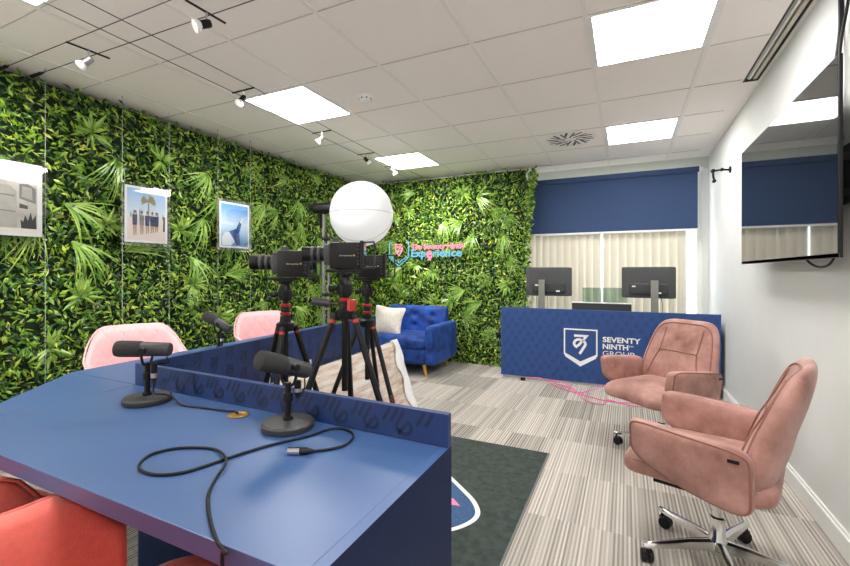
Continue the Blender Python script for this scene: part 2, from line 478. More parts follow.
light_panel(.114, -1.032, 'glowing square ceiling panel behind the viewer on the right')

t = thing('smoke_detector', 'round white smoke detector on the ceiling beside a light panel', 'smoke detector', (-1.72,2.62,CE))
bm = B(); lathe(bm, [(0,0),(.055,0),(.055,-.012),(.048,-.018)], 28); obj('base', bm, M['white'], t, smooth=True)
bm = B(); lathe(bm, [(.046,-.018),(.044,-.034),(.030,-.045),(0,-.047)], 28); obj('cap', bm, M['white'], t, smooth=True)
for k in range(8):
    bm = B(); a = 2*PI*k/8; cyl(bm, (.043*math.cos(a),.043*math.sin(a),-.026), (.0475*math.cos(a),.0475*math.sin(a),-.026), .006, n=6)
    obj('vent_slot', bm, M['grey'], t)
t = thing('ceiling_vent', 'round white swirl air vent in the ceiling near the window', 'air vent', (-.486,4.30,CE))
bm = B(); lathe(bm, [(0,-.001),(.235,-.001),(.24,-.004),(.235,-.006),(0,-.006)], 48); obj('plate', bm, M['ceil'], t, smooth=True)
for k in range(20):
    a = 2*PI*k/20; bm = B()
    r0, r1 = (.055,.20) if k%2 else (.11,.215)
    p0 = (r0*math.cos(a), r0*math.sin(a)); p1 = (r1*math.cos(a+.28), r1*math.sin(a+.28))
    ribbon(bm, [p0,p1], .017 if k%2 else .022, lambda u,v: (u,v,-.0072)); obj('slot', bm, M['grey'], t)

# ------------------------------------------------------------------ wire lighting
ZW = 2.385
def wire(pts, label, ends):
    t = thing('track_wire', label, 'cable light wire', (0,0,0), 0, 'black low voltage lighting wires')
    bm = B(); tube(bm, pts, .0023, 6); obj('wire', bm, M['wire'], t)
    for e, dv in ends:
        bm = B(); e = Vector(e); dv = Vector(dv)
        cyl(bm, e, e+dv*.11, .010, n=10); cyl(bm, e+dv*.11, e+dv*.14, .005, n=8); obj('tensioner', bm, M['black'], t)
XW = XL+.01
wire([(XW,1.215,ZW),(XR-.01,1.26,ZW)], 'black ceiling wire nearest the viewer, running across the room from the leafy wall', [((-3.42,1.215,ZW),(1,0.01,0))])
wire([(XW,1.34,ZW),(XR-.01,1.45,ZW)], 'second black ceiling wire across the room, ending in the rear of two black tensioners', [((-3.34,1.345,ZW),(1,.03,0))])
ZV = ZW+.022
wire([(-2.33,YF+.02,ZV),(-2.44,2.09,ZV),(-2.51,2.99,ZV),(-2.60,5.02,ZV)], 'black ceiling wire running lengthwise, closest to the leafy picture wall', [])
wire([(-2.16,YF+.02,ZV),(-2.255,2.09,ZV),(-2.32,2.99,ZV),(-2.40,5.02,ZV)], 'black ceiling wire running lengthwise, on the side away from the picture wall', [])
def spot(p, ax, tilt, label, watt=9, hl=.20, dark=True):
    """p = middle of the cross bar; ax = unit vector along the bar; tilt = lamp direction"""
    t = thing('spotlight', label, 'spotlight', p, 0, 'wire spotlights under the ceiling')
    ax = Vector(ax)
    bm = B(); cyl(bm, -ax*hl/2, ax*hl/2, .0055, n=8)
    obj('cross_bar', bm, M['black'], t, smooth=True)
    d = Vector(tilt).normalized(); h = Vector((0,0,-.055))
    bm = B(); cyl(bm, (0,0,0), h, .005, n=8); obj('stem', bm, M['steel'], t)
    bm = B(); c = h - d*.02
    lathe(bm, [(0,0),(.016,0),(.019,.01),(.019,.045),(.0,.045)], 16, c, d); obj('socket', bm, M['black' if dark else 'steel'], t, smooth=True)
    bm = B(); lathe(bm, [(.016,.045),(.027,.06),(.031,.074),(.029,.074),(.024,.062),(.012,.050),(0,.048)], 20, c, d); obj('reflector', bm, M['lampw'], t, smooth=True)
    bm = B(); lathe(bm, [(.008,.050),(.009,.064),(0,.068)], 12, c, d); obj('bulb', bm, M['bulb'], t, smooth=True)
    ld = D.lights.new('spot_beam','SPOT'); ld.energy = watt; ld.spot_size = rad(95); ld.spot_blend = .8; ld.shadow_soft_size = .02; ld.color = (1,.95,.88)
    lo = D.objects.new('spot_beam', ld); C.objects.link(lo); lo.parent = t; lo.location = c+d*.082; lo.rotation_euler = d.to_track_quat('-Z','Y').to_euler()
spot((-2.65,1.315,ZW-.006), (.08,1,0), (-.75,-.35,-.55), 'wire spotlight nearest the leafy wall, left of the other lamps', dark=False)
spot((-1.765,1.355,ZW-.006), (.05,1,0), (-.42,-.75,-.42), 'spotlight on the black cross bar touching the top edge of the photo')
spot((-2.345,2.08,ZV-.006), (1,0,0), (-.2,-.5,-.8), 'spotlight hanging beside the corner of the large left light panel')
spot((-2.415,2.99,ZV-.006), (1,0,0), (-.55,-.35,-.7), 'white spotlight hanging between the two left light panels', dark=False)
spot((-2.45,3.74,ZV-.006), (1,0,0), (.25,.78,-.55), 'spotlight in front of the far left light panel, the nearer of two there', 26)
spot((-2.44,4.28,ZV-.006), (1,0,0), (.35,.62,-.65), 'spotlight furthest from the viewer, below the far left light panel', 20, dark=False)

# ------------------------------------------------------------------ foliage walls
def leaf_geo(V, Fc, o, d, nrm, L, W, curl=.15):
    s = d.cross(nrm).normalized(); b = len(V)
    m1 = o+d*L*.45
    V += [tuple(o), tuple(m1+s*W*.5-nrm*L*.03), tuple(o+d*L-nrm*L*curl), tuple(m1-s*W*.5-nrm*L*.03), tuple(m1+nrm*L*.07)]
    Fc += [(b,b+1,b+4),(b+1,b+2,b+4),(b+2,b+3,b+4),(b+3,b,b+4)]
def rnd_dir(u, v, n, sp=.5):
    a = random.gauss(-PI/2, 1.7)
    d = u*math.cos(a)+v*math.sin(a)+n*random.uniform(-.1,.75)
    return d.normalized()
def mesh_obj(name, V, Fc, m, parent):
    me = D.meshes.new(name); me.from_pydata(V, [], Fc); me.materials.append(m)
    o = D.objects.new(name, me); C.objects.link(o); o.parent = parent; return o
def foliage(name, label, org, u, v, n, W, H, dens, nfern, skip=None, bulge=0, seed=1):
    random.seed(seed)
    t = thing(name, label, 'plant wall', (0,0,0))
    org, u, v, n = map(Vector, (org,u,v,n))
    bm = B()
    for a in (0,1):
        pass
    pts = [org, org+u*W, org+u*W+v*H, org+v*H]
    lo = [bm.verts.new(p-n*.05) for p in pts]; hi = [bm.verts.new(p) for p in pts]
    bm.faces.new(lo); bm.faces.new(hi)
    for i in range(4): bm.faces.new((lo[i],lo[(i+1)%4],hi[(i+1)%4],hi[i]))
    obj('backing_board', bm, M['backing'], t)
    V, Fc = [], []
    for i in range(int(dens*W*H)):
        a, b = random.uniform(-.01,W+.0), random.uniform(0,H)
        e = random.random()
        z = .004+.095*e*e
        if bulge:
            a = a+bulge*.13*(b/H)**3*(a/W)**3
        # clumps of foliage stand further out
        z += .035*max(0, math.sin(a*9+2*math.sin(b*5))*math.sin(b*8+1.5*math.sin(a*6)))
        o = org+u*a+v*b+n*z
        d = rnd_dir(u,v,n)
        nr = (n*random.uniform(.35,1)+u*random.uniform(-.8,.8)+v*random.uniform(-.3,1.0)).normalized()
        nr = (nr-d*nr.dot(d)).normalized()
        Lf = random.uniform(.030,.068)
        leaf_geo(V,Fc,o,d,nr,Lf,Lf*random.uniform(.24,.46),random.uniform(.0,.3))
        if a > W-.16 and random.random() < .9:      # leafy edge turns the corner
            o2 = org+u*(W+random.uniform(-.05,.02)+bulge*.11*(b/H)**3)+v*b+n*random.uniform(-.10,.10)
            d2 = (u*random.uniform(.1,.9)+v*random.uniform(-1,.6)+n*random.uniform(-.3,.8)).normalized()
            nr2 = (n*random.uniform(0,1)+u*random.uniform(.2,1)+v*random.uniform(-.2,.5)); nr2 = (nr2-d2*nr2.dot(d2)).normalized()
            leaf_geo(V,Fc,o2,d2,nr2,Lf,Lf*.45,.1)
    o = mesh_obj('leaf_cover', V, Fc, M['leaf'], t); o['kind'] = 'stuff'
    made = 0; tries = 0; used = []
    while made < nfern and tries < 4000:
        tries += 1
        a, b = random.uniform(.1,W-.12), random.uniform(.22,H-.12)
        if any((a-p)**2+(b-q)**2 < .20**2 for p,q in used): continue
        used.append((a,b)); made += 1
        V, Fc = [], []
        kind = random.random()
        c = org+u*a+v*b+n*.06
        base = random.gauss(-PI/2, 1.3)
        if kind < .45:        # fan of long strap blades
            nb = random.randint(16,24); spread = random.uniform(.45,1.05)
            for k in range(nb):
                ang = base+(k/(nb-1)-.5)*2*spread+random.gauss(0,.07)
                d = (u*math.cos(ang)+v*math.sin(ang)); Lb = random.uniform(.15,.33); wb = random.uniform(.004,.008)
                p = c+u*random.uniform(-.01,.01); prev = None
                s = d.cross(n).normalized()
                for q in range(6):
                    f = q/5
                    pp = p+d*Lb*f+n*(.07*math.sin(f*PI*.85)+.02)+v*(-.05*f*f)
                    wq = wb*(1-.85*f*f)
                    V += [tuple(pp+s*wq), tuple(pp-s*wq)]
                    if prev is not None: Fc.append((prev,prev+1,len(V)-1,len(V)-2))
                    prev = len(V)-2
        elif kind < .75:      # rosette of pointed leaves
            for k in range(random.randint(14,20)):
                ang = 2*PI*random.random(); d = (u*math.cos(ang)+v*math.sin(ang)+n*random.uniform(.25,1.0)).normalized()
                nr = n-d*n.dot(d); nr.normalize()
                Lf = random.uniform(.10,.17); leaf_geo(V,Fc,c,d,nr,Lf,Lf*.24,.22)
        else:                 # feathered fern
            for k in range(4):
                ang = base+(k-1.5)*.42
                d = (u*math.cos(ang)+v*math.sin(ang)); Lb = random.uniform(.2,.3); s = d.cross(n).normalized()
                for q in range(14):
                    f = q/13; pp = c+d*Lb*f+n*(.06*math.sin(f*PI*.8)+.02)-v*.04*f*f
                    for sg in (-1,1):
                        dd = (s*sg+d*.6).normalized(); leaf_geo(V,Fc,pp,dd,n,.055*(1.05-f),.012,.15)
        mesh_obj('fern_clump', V, Fc, M['fern'], t)
    return t
foliage('plant_wall', 'long artificial plant wall of dense green leaves along the left side, behind the pictures', (XL+.06,YP-.0,.0), (0,-1,0), (0,0,1), (1,0,0), YP-.35, CE-.025, 2500, 78, seed=3)
foliage('plant_wall', 'far artificial plant wall behind the blue armchair, with the neon sign on it', (XL+.1,YP-.05,.0), (1,0,0), (0,0,1), (0,-1,0), 2.34, CE-.03, 2700, 44, bulge=1, seed=5)

# ------------------------------------------------------------------ framed pictures on wires
M['p_sky'] = None
def gradient(name, c0, c1, z0, z1, axis=2):
    m = mat(name, c0, .35); nt = m.node_tree
    tc = nt.nodes.new('ShaderNodeTexCoord'); s = nt.nodes.new('ShaderNodeSeparateXYZ'); mr = nt.nodes.new('ShaderNodeMapRange')
    mr.inputs[1].default_value=z0; mr.inputs[2].default_value=z1
    mx = nt.nodes.new('ShaderNodeMix'); mx.data_type='RGBA'; mx.inputs[6].default_value=(*c0,1); mx.inputs[7].default_value=(*c1,1)
    nt.links.new(tc.outputs['Object'], s.inputs[0]); nt.links.new(s.outputs[axis], mr.inputs[0]); nt.links.new(mr.outputs[0], mx.inputs[0])
    nt.links.new(mx.outputs[2], nt.nodes['Principled BSDF'].inputs['Base Color']); return m
PM = {'sky': gradient('print_sky', (.88,.92,.95), (.30,.55,.90), -.05, .2), 'sky2': gradient('print_high_sky', (.80,.90,.96), (.12,.40,.90), -.02, .17),
      'sea': gradient('print_haze', (.12,.33,.70), (.55,.74,.92), -.19, -.02),
      'ground': mat('print_paving', (.88,.76,.72), .4), 'palm': mat('print_palm', (.30,.27,.12), .4), 'navy': mat('print_navy', (.03,.05,.14), .4), 'tan': mat('print_tan', (.52,.33,.24), .4),
      'wing': mat('print_wing', (.82,.86,.94), .4), 'wingd': mat('print_wing_navy', (.03,.09,.30), .4),
      'cab': mat('print_cabin', (.74,.70,.64), .4, noise=.3, nscale=6), 'seat': mat('print_seat', (.56,.53,.49), .4, noise=.15, nscale=18), 'cabl': mat('print_cabin_light', (.92,.89,.83), .4), 'dark': mat('print_dark', (.06,.06,.065), .4), 'mid': mat('print_grey', (.25,.25,.25), .4)}
def picture(y, z, W, H, label, kind, wires=True):
    t = thing('picture_frame', label, 'picture', (-3.315,y,z), 0, 'framed photographs hung in front of the plant wall')
    # local frame: +X faces the room; u runs along +Y
    bm = B(); box(bm, -.006,-.002, -W/2,W/2,-H/2,H/2,.001); box(bm,.002,.006,-W/2,W/2,-H/2,H/2,.001); obj('acrylic_panel', bm, M['acryl'], t)
    w, h = W-.055, H-.055
    names = ['white']; mats_ = [M['pcoat']]
    bm = B(); box(bm, -.0015,.0005,-w/2,w/2,-h/2,h/2)
    def slot(nm):
        if nm not in names: names.append(nm); mats_.append(PM[nm])
        return names.index(nm)
    lay = [0]
    def P(nm, pts):
        lay[0] += 1; x = .0006+.00004*lay[0]
        f = bm.faces.new([bm.verts.new((x, a*w/2*.90, b*h/2*.92)) for a,b in pts]); f.material_index = slot(nm)
    full = [(-1,-1),(1,-1),(1,1),(-1,1)]
    if kind == 'people':
        P('sky', full); P('ground', [(-1,-1),(1,-1),(1,-.12),(-1,-.12)])
        for a in (-.85,-.72,-.58,-.4,.55,.82): P('mid', [(a,-.12),(a+.07,-.12),(a+.06,.3-.3*abs(a)),(a+.02,.33-.3*abs(a))])
        P('palm', [(.02,-.1),(.12,-.1),(.11,.55),(.05,.55)])
        for k in range(11):
            an = rad(-20+k*22); P('palm', [(.08,.55),(.08+.34*math.cos(an)-.05*math.sin(an),.56+.26*math.sin(an)+.05),(.08+.40*math.cos(an),.52+.30*math.sin(an)-.04)])
        for i, a in enumerate((-.62,-.27,.02,.28,.50)):
            g = .02*i
            P('tan', [(a-.07,-.82+g*2),(a-.02,-.82+g*2),(a,-.45),(a+.03,-.80+g*2),(a+.08,-.80+g*2),(a+.10,-.30),(a-.10,-.30)])
            P('navy' if i in (0,2,3,4) else 'mid', [(a-.11,-.42),(a+.11,-.42),(a+.13,-.02),(a-.13,-.02)])
            P('tan', [(a-.05,.0),(a+.05,.0),(a+.055,.12),(a-.055,.12)])
            P('dark', [(a-.06,.08),(a+.06,.08),(a+.04,.15),(a-.04,.15)])
        P('dark', [(.86,-.6),(.97,-.6),(.97,.0),(.88,.0)])
    elif kind == 'wing':
        P('sky2', full); P('sea', [(-1,-1),(1,-1),(1,0.02),(-1,0.02)])
        P('wing', [(-.95,-.98),(-.30,-.98),(.05,-.75),(-.35,-.30),(-.75,-.38),(-.95,-.6)])
        P('wingd', [(-.45,-.30),(.10,-.15),(.42,.34),(.62,.36),(.32,-.35),(.40,-.92),(.15,-.98),(-.1,-.65)])
        P('wing', [(.36,.20),(.46,.36),(.62,.36),(.52,.10)])
    else:
        P('cab', full); P('cabl', [(-1,.62),(1,.45),(1,1),(-1,1)]); P('cabl', [(-1,-1),(1,-1),(1,-.86),(-1,-.84)])
        P('seat', [(-.95,-.86),(-.95,.18),(-.75,.38),(-.25,.38),(-.02,.30),(-.02,-.86)])
        P('seat', [(.02,-.86),(.02,.25),(.12,.36),(.42,.38),(.56,.22),(.58,-.86)])
        P('mid', [(-.9,-.16),(-.06,-.14),(-.06,-.20),(-.9,-.22)]); P('mid', [(.06,.12),(.52,.10),(.52,.06),(.06,.08)]); P('mid', [(.06,-.34),(.54,-.36),(.54,-.40),(.06,-.38)])
        P('mid', [(.62,.02),(.97,-.1),(.97,.35),(.80,.48),(.62,.45)]); P('seat', [(.66,.08),(.90,.0),(.88,.36),(.68,.40)])
        P('dark', [(.66,-.86),(.64,-.60),(.70,-.66),(.74,-.46),(.80,-.62),(.86,-.36),(.90,-.60),(.97,-.42),(.98,-.86)]); P('dark', [(.62,-.12),(.8,-.18),(.8,-.28),(.62,-.26)])
    obj('photo_print', bm, mats_, t)
    for a in (-1,1):
        for b in (-1,1):
            bm = B(); lathe(bm, [(0,-.012),(.007,-.012),(.007,.010),(.005,.012),(0,.012)], 12, (0,a*(W/2-.012),b*(H/2-.012)), (1,0,0)); obj('standoff', bm, M['steel'], t, smooth=True)
    for a in (-1,1):
        bm = B(); yy = a*(W/2-.012); tube(bm, [(0,yy,CE-z-.0),(0,yy,.06-z)], .0011, 5); cyl(bm, (0,yy,CE-z-.02),(0,yy,CE-z), .006, n=8); obj('hanging_wire', bm, M['sil'], t)
picture(1.137, 1.612, .56, .50, 'framed grey photograph of aircraft cabin seats, cut off by the left edge', 'cabin')
picture(2.035, 1.605, .375, .475, 'framed photograph of a group standing under a palm tree', 'people')
picture(2.845, 1.606, .39, .475, 'framed photograph of an aircraft wing tip against blue sky', 'wing')

# ------------------------------------------------------------------ window blinds
t = thing('vertical_blind', 'cream vertical slat blind across the window behind the reception desk', 'blind', (0,5.52,0))
bm = B(); box(bm, XP-.02,.76,-.025,.025,2.28,2.32); obj('head_rail', bm, M['white'], t)
xs = []; x = XP-.0115
while x < .55:
    xs.append(x); x += .0855
for i, x in enumerate(xs):
    if x > -.30: x += .022
    bm = B(); ang = rad(13)
    u = Vector((math.cos(ang), math.sin(ang)))*.0465
    n_ = 6; rows = []
    for zz in (.60, 2.28):
        r_ = []
        for q in range(n_+1):
            f = q/n_*2-1; r_.append(bm.verts.new((x+u.x*f-.004*(1-f*f)*math.sin(ang), u.y*f-.006*(1-f*f), zz)))
        rows.append(r_)
    for q in range(n_): bm.faces.new((rows[0][q],rows[0][q+1],rows[1][q+1],rows[1][q]))
    o = obj('slat', bm, M['slat'], t, smooth='all')
t = thing('roller_blind', 'navy blue roller blind half lowered over the window', 'blind', (0,5.44,0))
bm = B(); box(bm, XP-.1,.700,-.002,.001,1.645,2.26); obj('fabric', bm, M['blindblue'], t)
bm = B(); cyl(bm, (XP-.1,.0,2.285),(.71,.0,2.285),.027,n=20); box(bm, XP-.1,.715,-.028,-.020,2.255,2.315,.003); obj('roller_tube', bm, M['blindblue'], t, smooth=True)
bm = B(); box(bm, XP-.1,.702,-.006,.006,1.625,1.647,.002); obj('bottom_bar', bm, M['white'], t)
bm = B(); box(bm, .712,.722,-.03,.03,2.25,2.322); obj('bracket', bm, M['white'], t)

# ------------------------------------------------------------------ reception desk
t = thing('reception_desk', 'blue patterned reception desk with white shield logo and lettering', 'desk', (-.24,4.68,0))
X0, X1 = -1.03, 1.025; HT = .78; HW = .70
bm = B(); box(bm, X0,X1,0,.022,.028,HT,.0015)
mp = lambda u,v: (u,-.0006,v)
gx = .088; gz = .088
nr = 0; z = .075
while z < HT-.03:
    x = X0+.04+(.044 if nr%2 else 0); k = 0
    while x < X1-.03:
        sg = -1 if (k+nr)%2 else 1
        inlogo = (-.37 < x < .03 and .17 < z < .62) or (.0 < x < .40 and .29 < z < .55)
        if not inlogo:
            s = .030
            for st in MONO: ribbon(bm, [(x+px*s*sg, z+py*s*sg) for px,py in st[::(2 if len(st)>6 else 1)]], .0055, mp, 1)
        x += gx; k += 1
    z += gz*.82; nr += 1
obj('front_panel', bm, [M['rpanel'], M['rglyph']], t)
bm = B(); box(bm, X0,X1,.0221,.40,HW-.025,HW,.0015); obj('worktop', bm, M['rpanel'], t)
for xx in (X0, X1-.02):
    bm = B(); box(bm, xx,xx+.02,.0225,.39,.028,HW-.0255); obj('side_panel', bm, M['rpanel'], t)
bm = B(); box(bm, X0+.03,X1-.03,.03,.06,.0,.0275); obj('plinth', bm, M['tbar'], t)
# shield
lm = lambda u,v: (u,-.0016,v)
bm = B()
cx = -.190; hw = .158; tp = .575; sh = .320; tipz = .205
ribbon(bm, [(cx-hw,sh-.01),(cx-hw,tp),(cx+hw,tp),(cx+hw,sh-.01)], .014, lm)
poly(bm, [(cx-hw-.007,sh),(cx-hw+.010,sh+.004),(cx,tipz+.040),(cx+hw-.010,sh+.004),(cx+hw+.007,sh),(cx+hw-.010,sh-.035),(cx,tipz-.012),(cx-hw+.010,sh-.035)], lm)
mono(bm, cx, .415, .100, .026, lm, 0)
obj('shield_logo', bm, M['logo'], t, label='white shield outline with a monogram')
mt = lambda z: Matrix.Translation((.023,-.0012,z)) @ Matrix.Rotation(rad(90),4,'X')
text('lettering', 'SEVENTY', .072, M['logo'], t, mt(.464), .0006, .0022, fit=.345)
text('lettering', 'NINTH', .072, M['logo'], t, mt(.394), .0006, .0022, fit=.235)
text('lettering', 'TM', .026, M['logo'], t, Matrix.Translation((.235,0,0)) @ mt(.423), .0006, .0, fit=.045)
text('lettering', 'GROUP', .072, M['logo'], t, mt(.324), .0006, .0, fit=.29)

# monitors seen from behind
def monitor(loc, rz, label, cx=-.075):
    t = thing('monitor', label, 'monitor', loc, rz, 'black monitors on the reception desk')
    bm = B(); slab(bm, (0,0,.363), (.50,.020,.325), 40, 8, 10); obj('screen_housing', bm, M['mgrey'], t, smooth=True)
    bm = B(); box(bm, -.25,.25,.0102,.0112,.215,.515); obj('display', bm, M['tvs'], t)
    bm = B(); slab(bm, (0,-.020,.295), (.36,.030,.12), 10, 4, 8); obj('rear_bulge', bm, M['grey'], t, smooth=True)
    bm = B(); box(bm, cx-.035,cx+.035,-.066,-.050,.006,.385,.004); box(bm,cx-.03,cx+.03,-.052,-.012,.315,.38,.004); obj('stand_column', bm, M['stand'], t, label='grey stand column')
    bm = B(); box(bm, cx-.11,cx+.11,-.14,.07,0,.010,.004); obj('base', bm, M['mgrey'], t)
    bm = B(); box(bm, -.15,-.115,-.0362,-.0352,.315,.33); box(bm, .08,.12,-.0362,-.0352,.248,.265); obj('sticker', bm, M['white'], t, label='white sticker')
    bm = B(); tube(bm, smooth_path([(cx+.05,-.04,.245),(cx+.07,-.07,.14),(cx+.07,-.08,.02),(cx+.10,-.08,.0135)],6), .003, 6); obj('cable', bm, M['black'], t)
    return t
# local -Y is the rear (towards the room)
m1 = monitor((-.80,5.00,HW), rad(6), 'black monitor seen from behind, the left one, close to the plant wall')
m2 = monitor((.205,4.98,HW), rad(-4), 'black monitor seen from behind, the right one, close to the right wall', .06)
t = thing('laptop_monitor', 'low black screen with a white top edge lying between the two monitors', 'monitor', (-.245,4.93,HW))
bm = B(); box(bm, -.295,.295,-.012,.012,.06,.135,.004); obj('housing', bm, M['grey'], t)
bm = B(); box(bm, -.298,.298,-.016,.050,.135,.144,.003); obj('top_edge', bm, M['white'], t, label='white top edge')
bm = B(); box(bm, -.06,.06,.012,.09,0,.008,.002); box(bm, -.03,.03,.0125,.03,.008,.10,.002); obj('foot', bm, M['grey'], t)
t = thing('desk_screen', 'frosted green glass desk screen behind the low black screen', 'desk screen', (-.215,5.045,HW))
bm = B(); box(bm, -.225,.225,-.004,.004,.0,.300,.002); obj('glass_panel', bm, M['frost'], t)
for xx in (-.15,.15):
    bm = B(); box(bm, xx-.02,xx+.02,-.015,.015,0,.03,.003); obj('clamp', bm, M['steel'], t)
bm = B(); random.seed(2)
tube(bm, smooth_path([(-1.13+.17*i/9, 4.74+.03*math.sin(i*2.2), HW+.010+.055*(i%2)) for i in range(10)],4), .006, 6)
tag(obj('cable_bundle', bm, M['black']), 'small bundle of black cable on the left end of the reception desk', 'cable')

# pink cables on the floor before the desk
def cable(pts, r, m, label, cat='cable', group=None, name='cable', n=6):
    bm = B(); tube(bm, smooth_path(pts,7), r, n)
    return tag(obj(name, bm, m, smooth='all'), label, cat, group)
g = 'pink cables tangled on the floor'
cable([(-.99,4.62,.02),(-.90,4.58,.05),(-.78,4.55,.055),(-.66,4.50,.012),(-.55,4.40,.008),(-.38,4.30,.008),(-.22,4.20,.008),(-.05,4.18,.008),(.12,4.25,.008)], .005, M['pinkwire'], 'pink cable arching from the black plug along the foot of the reception desk', 'cable', g)
cable([(-.72,4.60,.03),(-.62,4.58,.04),(-.50,4.48,.02),(-.40,4.36,.008),(-.22,4.50,.05),(-.14,4.52,.07),(-.04,4.47,.05),(.06,4.36,.010)], .005, M['pinkwire'], 'pink cable looping up beside the desk, in the middle of the tangle', 'cable', g)
cable([(-.70,4.56,.02),(-.55,4.46,.03),(-.42,4.32,.008),(-.32,4.10,.008),(-.18,4.06,.008),(-.16,4.20,.015),(.02,4.12,.008),(.2,4.16,.008)], .0045, M['pinkwire'], 'pink cable lying furthest out on the carpet before the desk', 'cable', g)
bm = B(); box(bm, -1.035,-.985,4.605,4.635,0.0,.03,.004); tag(obj('plug', bm, M['black']), 'small black plug on the floor where the pink cables end', 'plug')

# ------------------------------------------------------------------ wall television
t = thing('television', 'large black flat television mounted on the right wall', 'television', (.70,2.77,1.595))
bm = B(); box(bm, 0,.012,-.725,.725,-.372,.372,.002); obj('bezel', bm, M['black'], t)
bm = B(); box(bm, -.0012,-.0002,-.717,.717,-.355,.366); obj('screen', bm, M['tvs'], t, label='reflective black screen')
bm = B(); box(bm, .012,.045,-.60,.60,-.34,.12,.01); obj('back_housing', bm, M['black'], t)
bm = B(); box(bm, .0, .004,-.725,.725,-.372,-.356); obj('bottom_strip', bm, M['mgrey'], t)
t = thing('wall_bracket', 'black television bracket arms on the right wall behind the television', 'bracket', (XR,2.45,1.55))
bm = B(); box(bm, -.012,0,-.30,.10,-.10,.14,.002); box(bm, -.02,-.0,-.30,-.27,-.25,.22,.002); obj('wall_plate', bm, M['black'], t)
for z in (-.06,.08):
    bm = B(); box(bm, -.070,-.012,-.20,-.14,z-.015,z+.015,.003); obj('arm', bm, M['black'], t)
cable([(XR-.008,2.33,CE-.002),(XR-.012,2.27,2.30),(XR-.02,2.32,2.12),(XR-.035,2.30,1.95)], .006, M['black'], 'thin black cable drooping from the ceiling to the top of the television', group=None)
cable([(XR-.010,2.36,CE-.002),(XR-.010,2.35,2.2),(XR-.03,2.34,2.0),(XR-.02,2.36,1.80),(XR-.015,2.33,1.72)], .009, M['black'], 'thick black cable running straight down the wall behind the television')
cable([(.738,2.16,1.262),(.740,2.24,1.205),(.744,2.36,1.192),(.746,2.48,1.215),(.740,2.54,1.262)], .005, M['black'], 'short black cable hanging below the lower edge of the television')
t = thing('swivel_mount', 'small black jointed arm fixed to the right wall beyond the television', 'bracket', (XR,4.47,2.06))
bm = B(); cyl(bm, (0,0,0),(-.012,0,0),.028,n=16); obj('wall_plate', bm, M['black'], t)
bm = B(); tube(bm, [(-.012,0,0),(-.065,0,.006),(-.13,0,.0)], .008, 8); cyl(bm, (-.065,-.012,.006),(-.065,.012,.006),.014,n=10); obj('arm', bm, M['black'], t)
bm = B(); tube(bm, [(-.13,0,.012),(-.128,0,-.05),(-.118,0,-.095)], .009, 8); cyl(bm, (-.13,-.016,0),(-.13,.016,0),.016,n=10); cyl(bm,(-.122,-.014,-.09),(-.122,.014,-.09),.015,n=10); obj('clamp', bm, M['black'], t)

# ------------------------------------------------------------------ neon sign
YN = YP-.05-.16
t = thing('neon_sign', 'pink and blue neon sign with shield and lettering on the far plant wall', 'sign', (-2.935,YN,1.435))
def nt_(pts, r=.007, m='nblue', name='neon_tube', closed=False, sm=1):
    bm = B(); pp = [Vector((a,0,b)) for a,b in pts]; tube(bm, smooth_path(pp,sm,closed) if sm>1 else pp, r, 8, closed=closed); return obj(name, bm, M[m], t, smooth=True)
# shield: x 0..0.19
s0, s1, top_, sd, tip = .0, .295, .145, -.065, -.185
nt_([(s0+.045,top_),(s0,top_),(s0,sd),((s0+s1)/2,tip),(s1,sd),(s1,top_),(s1-.02,top_)], .007)
nt_([(s0+.02,sd+.02),((s0+s1)/2,tip+.045),(s1-.02,sd+.02)], .006)
cxn, czn, sc = .148, .03, .085
for k, st in enumerate(MONO): nt_([(cxn+a*sc, czn+b*sc) for a,b in st], .0075, 'npink')
nt_([(cxn-.05,czn+.075),(cxn-.055,czn+.035),(cxn-.04,czn-.02),(cxn,czn-.06),(cxn+.045,czn-.01),(cxn+.055,czn+.05)], .006,'npink', sm=3)
rt = lambda x,z: Matrix.Translation((x,0,z)) @ Matrix.Rotation(rad(90),4,'X')
text('lettering', 'The Seventy Ninth', .098, M['npink'], t, rt(.335,.040), .001, 0, .0040, fit=.735)
text('lettering', 'Exp', .135, M['nblue'], t, rt(.335,-.060), .001, 0, .0045, fit=.215)
text('lettering', 'e', .200, M['npink'], t, rt(.558,-.080), .001, 0, .0065, fit=.085)
text('lettering', 'rience', .135, M['nblue'], t, rt(.648,-.060), .001, 0, .0045, fit=.405)
nt_([(.578,-.10),(.622,-.10)], .010, 'npink')

# ------------------------------------------------------------------ carpet mat with logo
RX0, RX1, RY0, RY1 = -1.62, -.445, 1.06, 2.82
t = thing('floor_mat', 'charcoal floor mat with a blue shield, lying beside the podcast table', 'rug', (0,0,0))
bm = B(); box(bm, RX0+.012,RX1-.012,RY0+.012,RY1-.012,0.001,.009); obj('pile', bm, M['rug'], t)
bm = B(); box(bm, RX0,RX1,RY0,RY1,0.0005,.005); obj('rubber_edge', bm, M['rugedge'], t)
mz = lambda h: (lambda u,v: (u,v,h))
bm = B()
out = smooth_path([Vector(p+(0,)) for p in ((-1.28,2.36),(-1.02,2.345),(-.90,2.238),(-.80,2.15),(-.70,2.055),(-.645,1.955),(-.662,1.86),(-.74,1.765),(-.90,1.70),(-1.28,1.70))], 6, True)
poly(bm, [(p.x,p.y) for p in out], mz(.0096), 0)
ribbon(bm, [(p.x,p.y) for p in out], .024, mz(.0100), 1, True)
poly(bm, [(-.90,2.055),(-.80,2.035),(-.745,1.985),(-.80,1.975),(-.90,1.985)], mz(.0102), 2)
obj('woven_logo', bm, [M['rugblue'], M['rugwhite'], M['rugpink']], t, label='blue shield with a white outline')

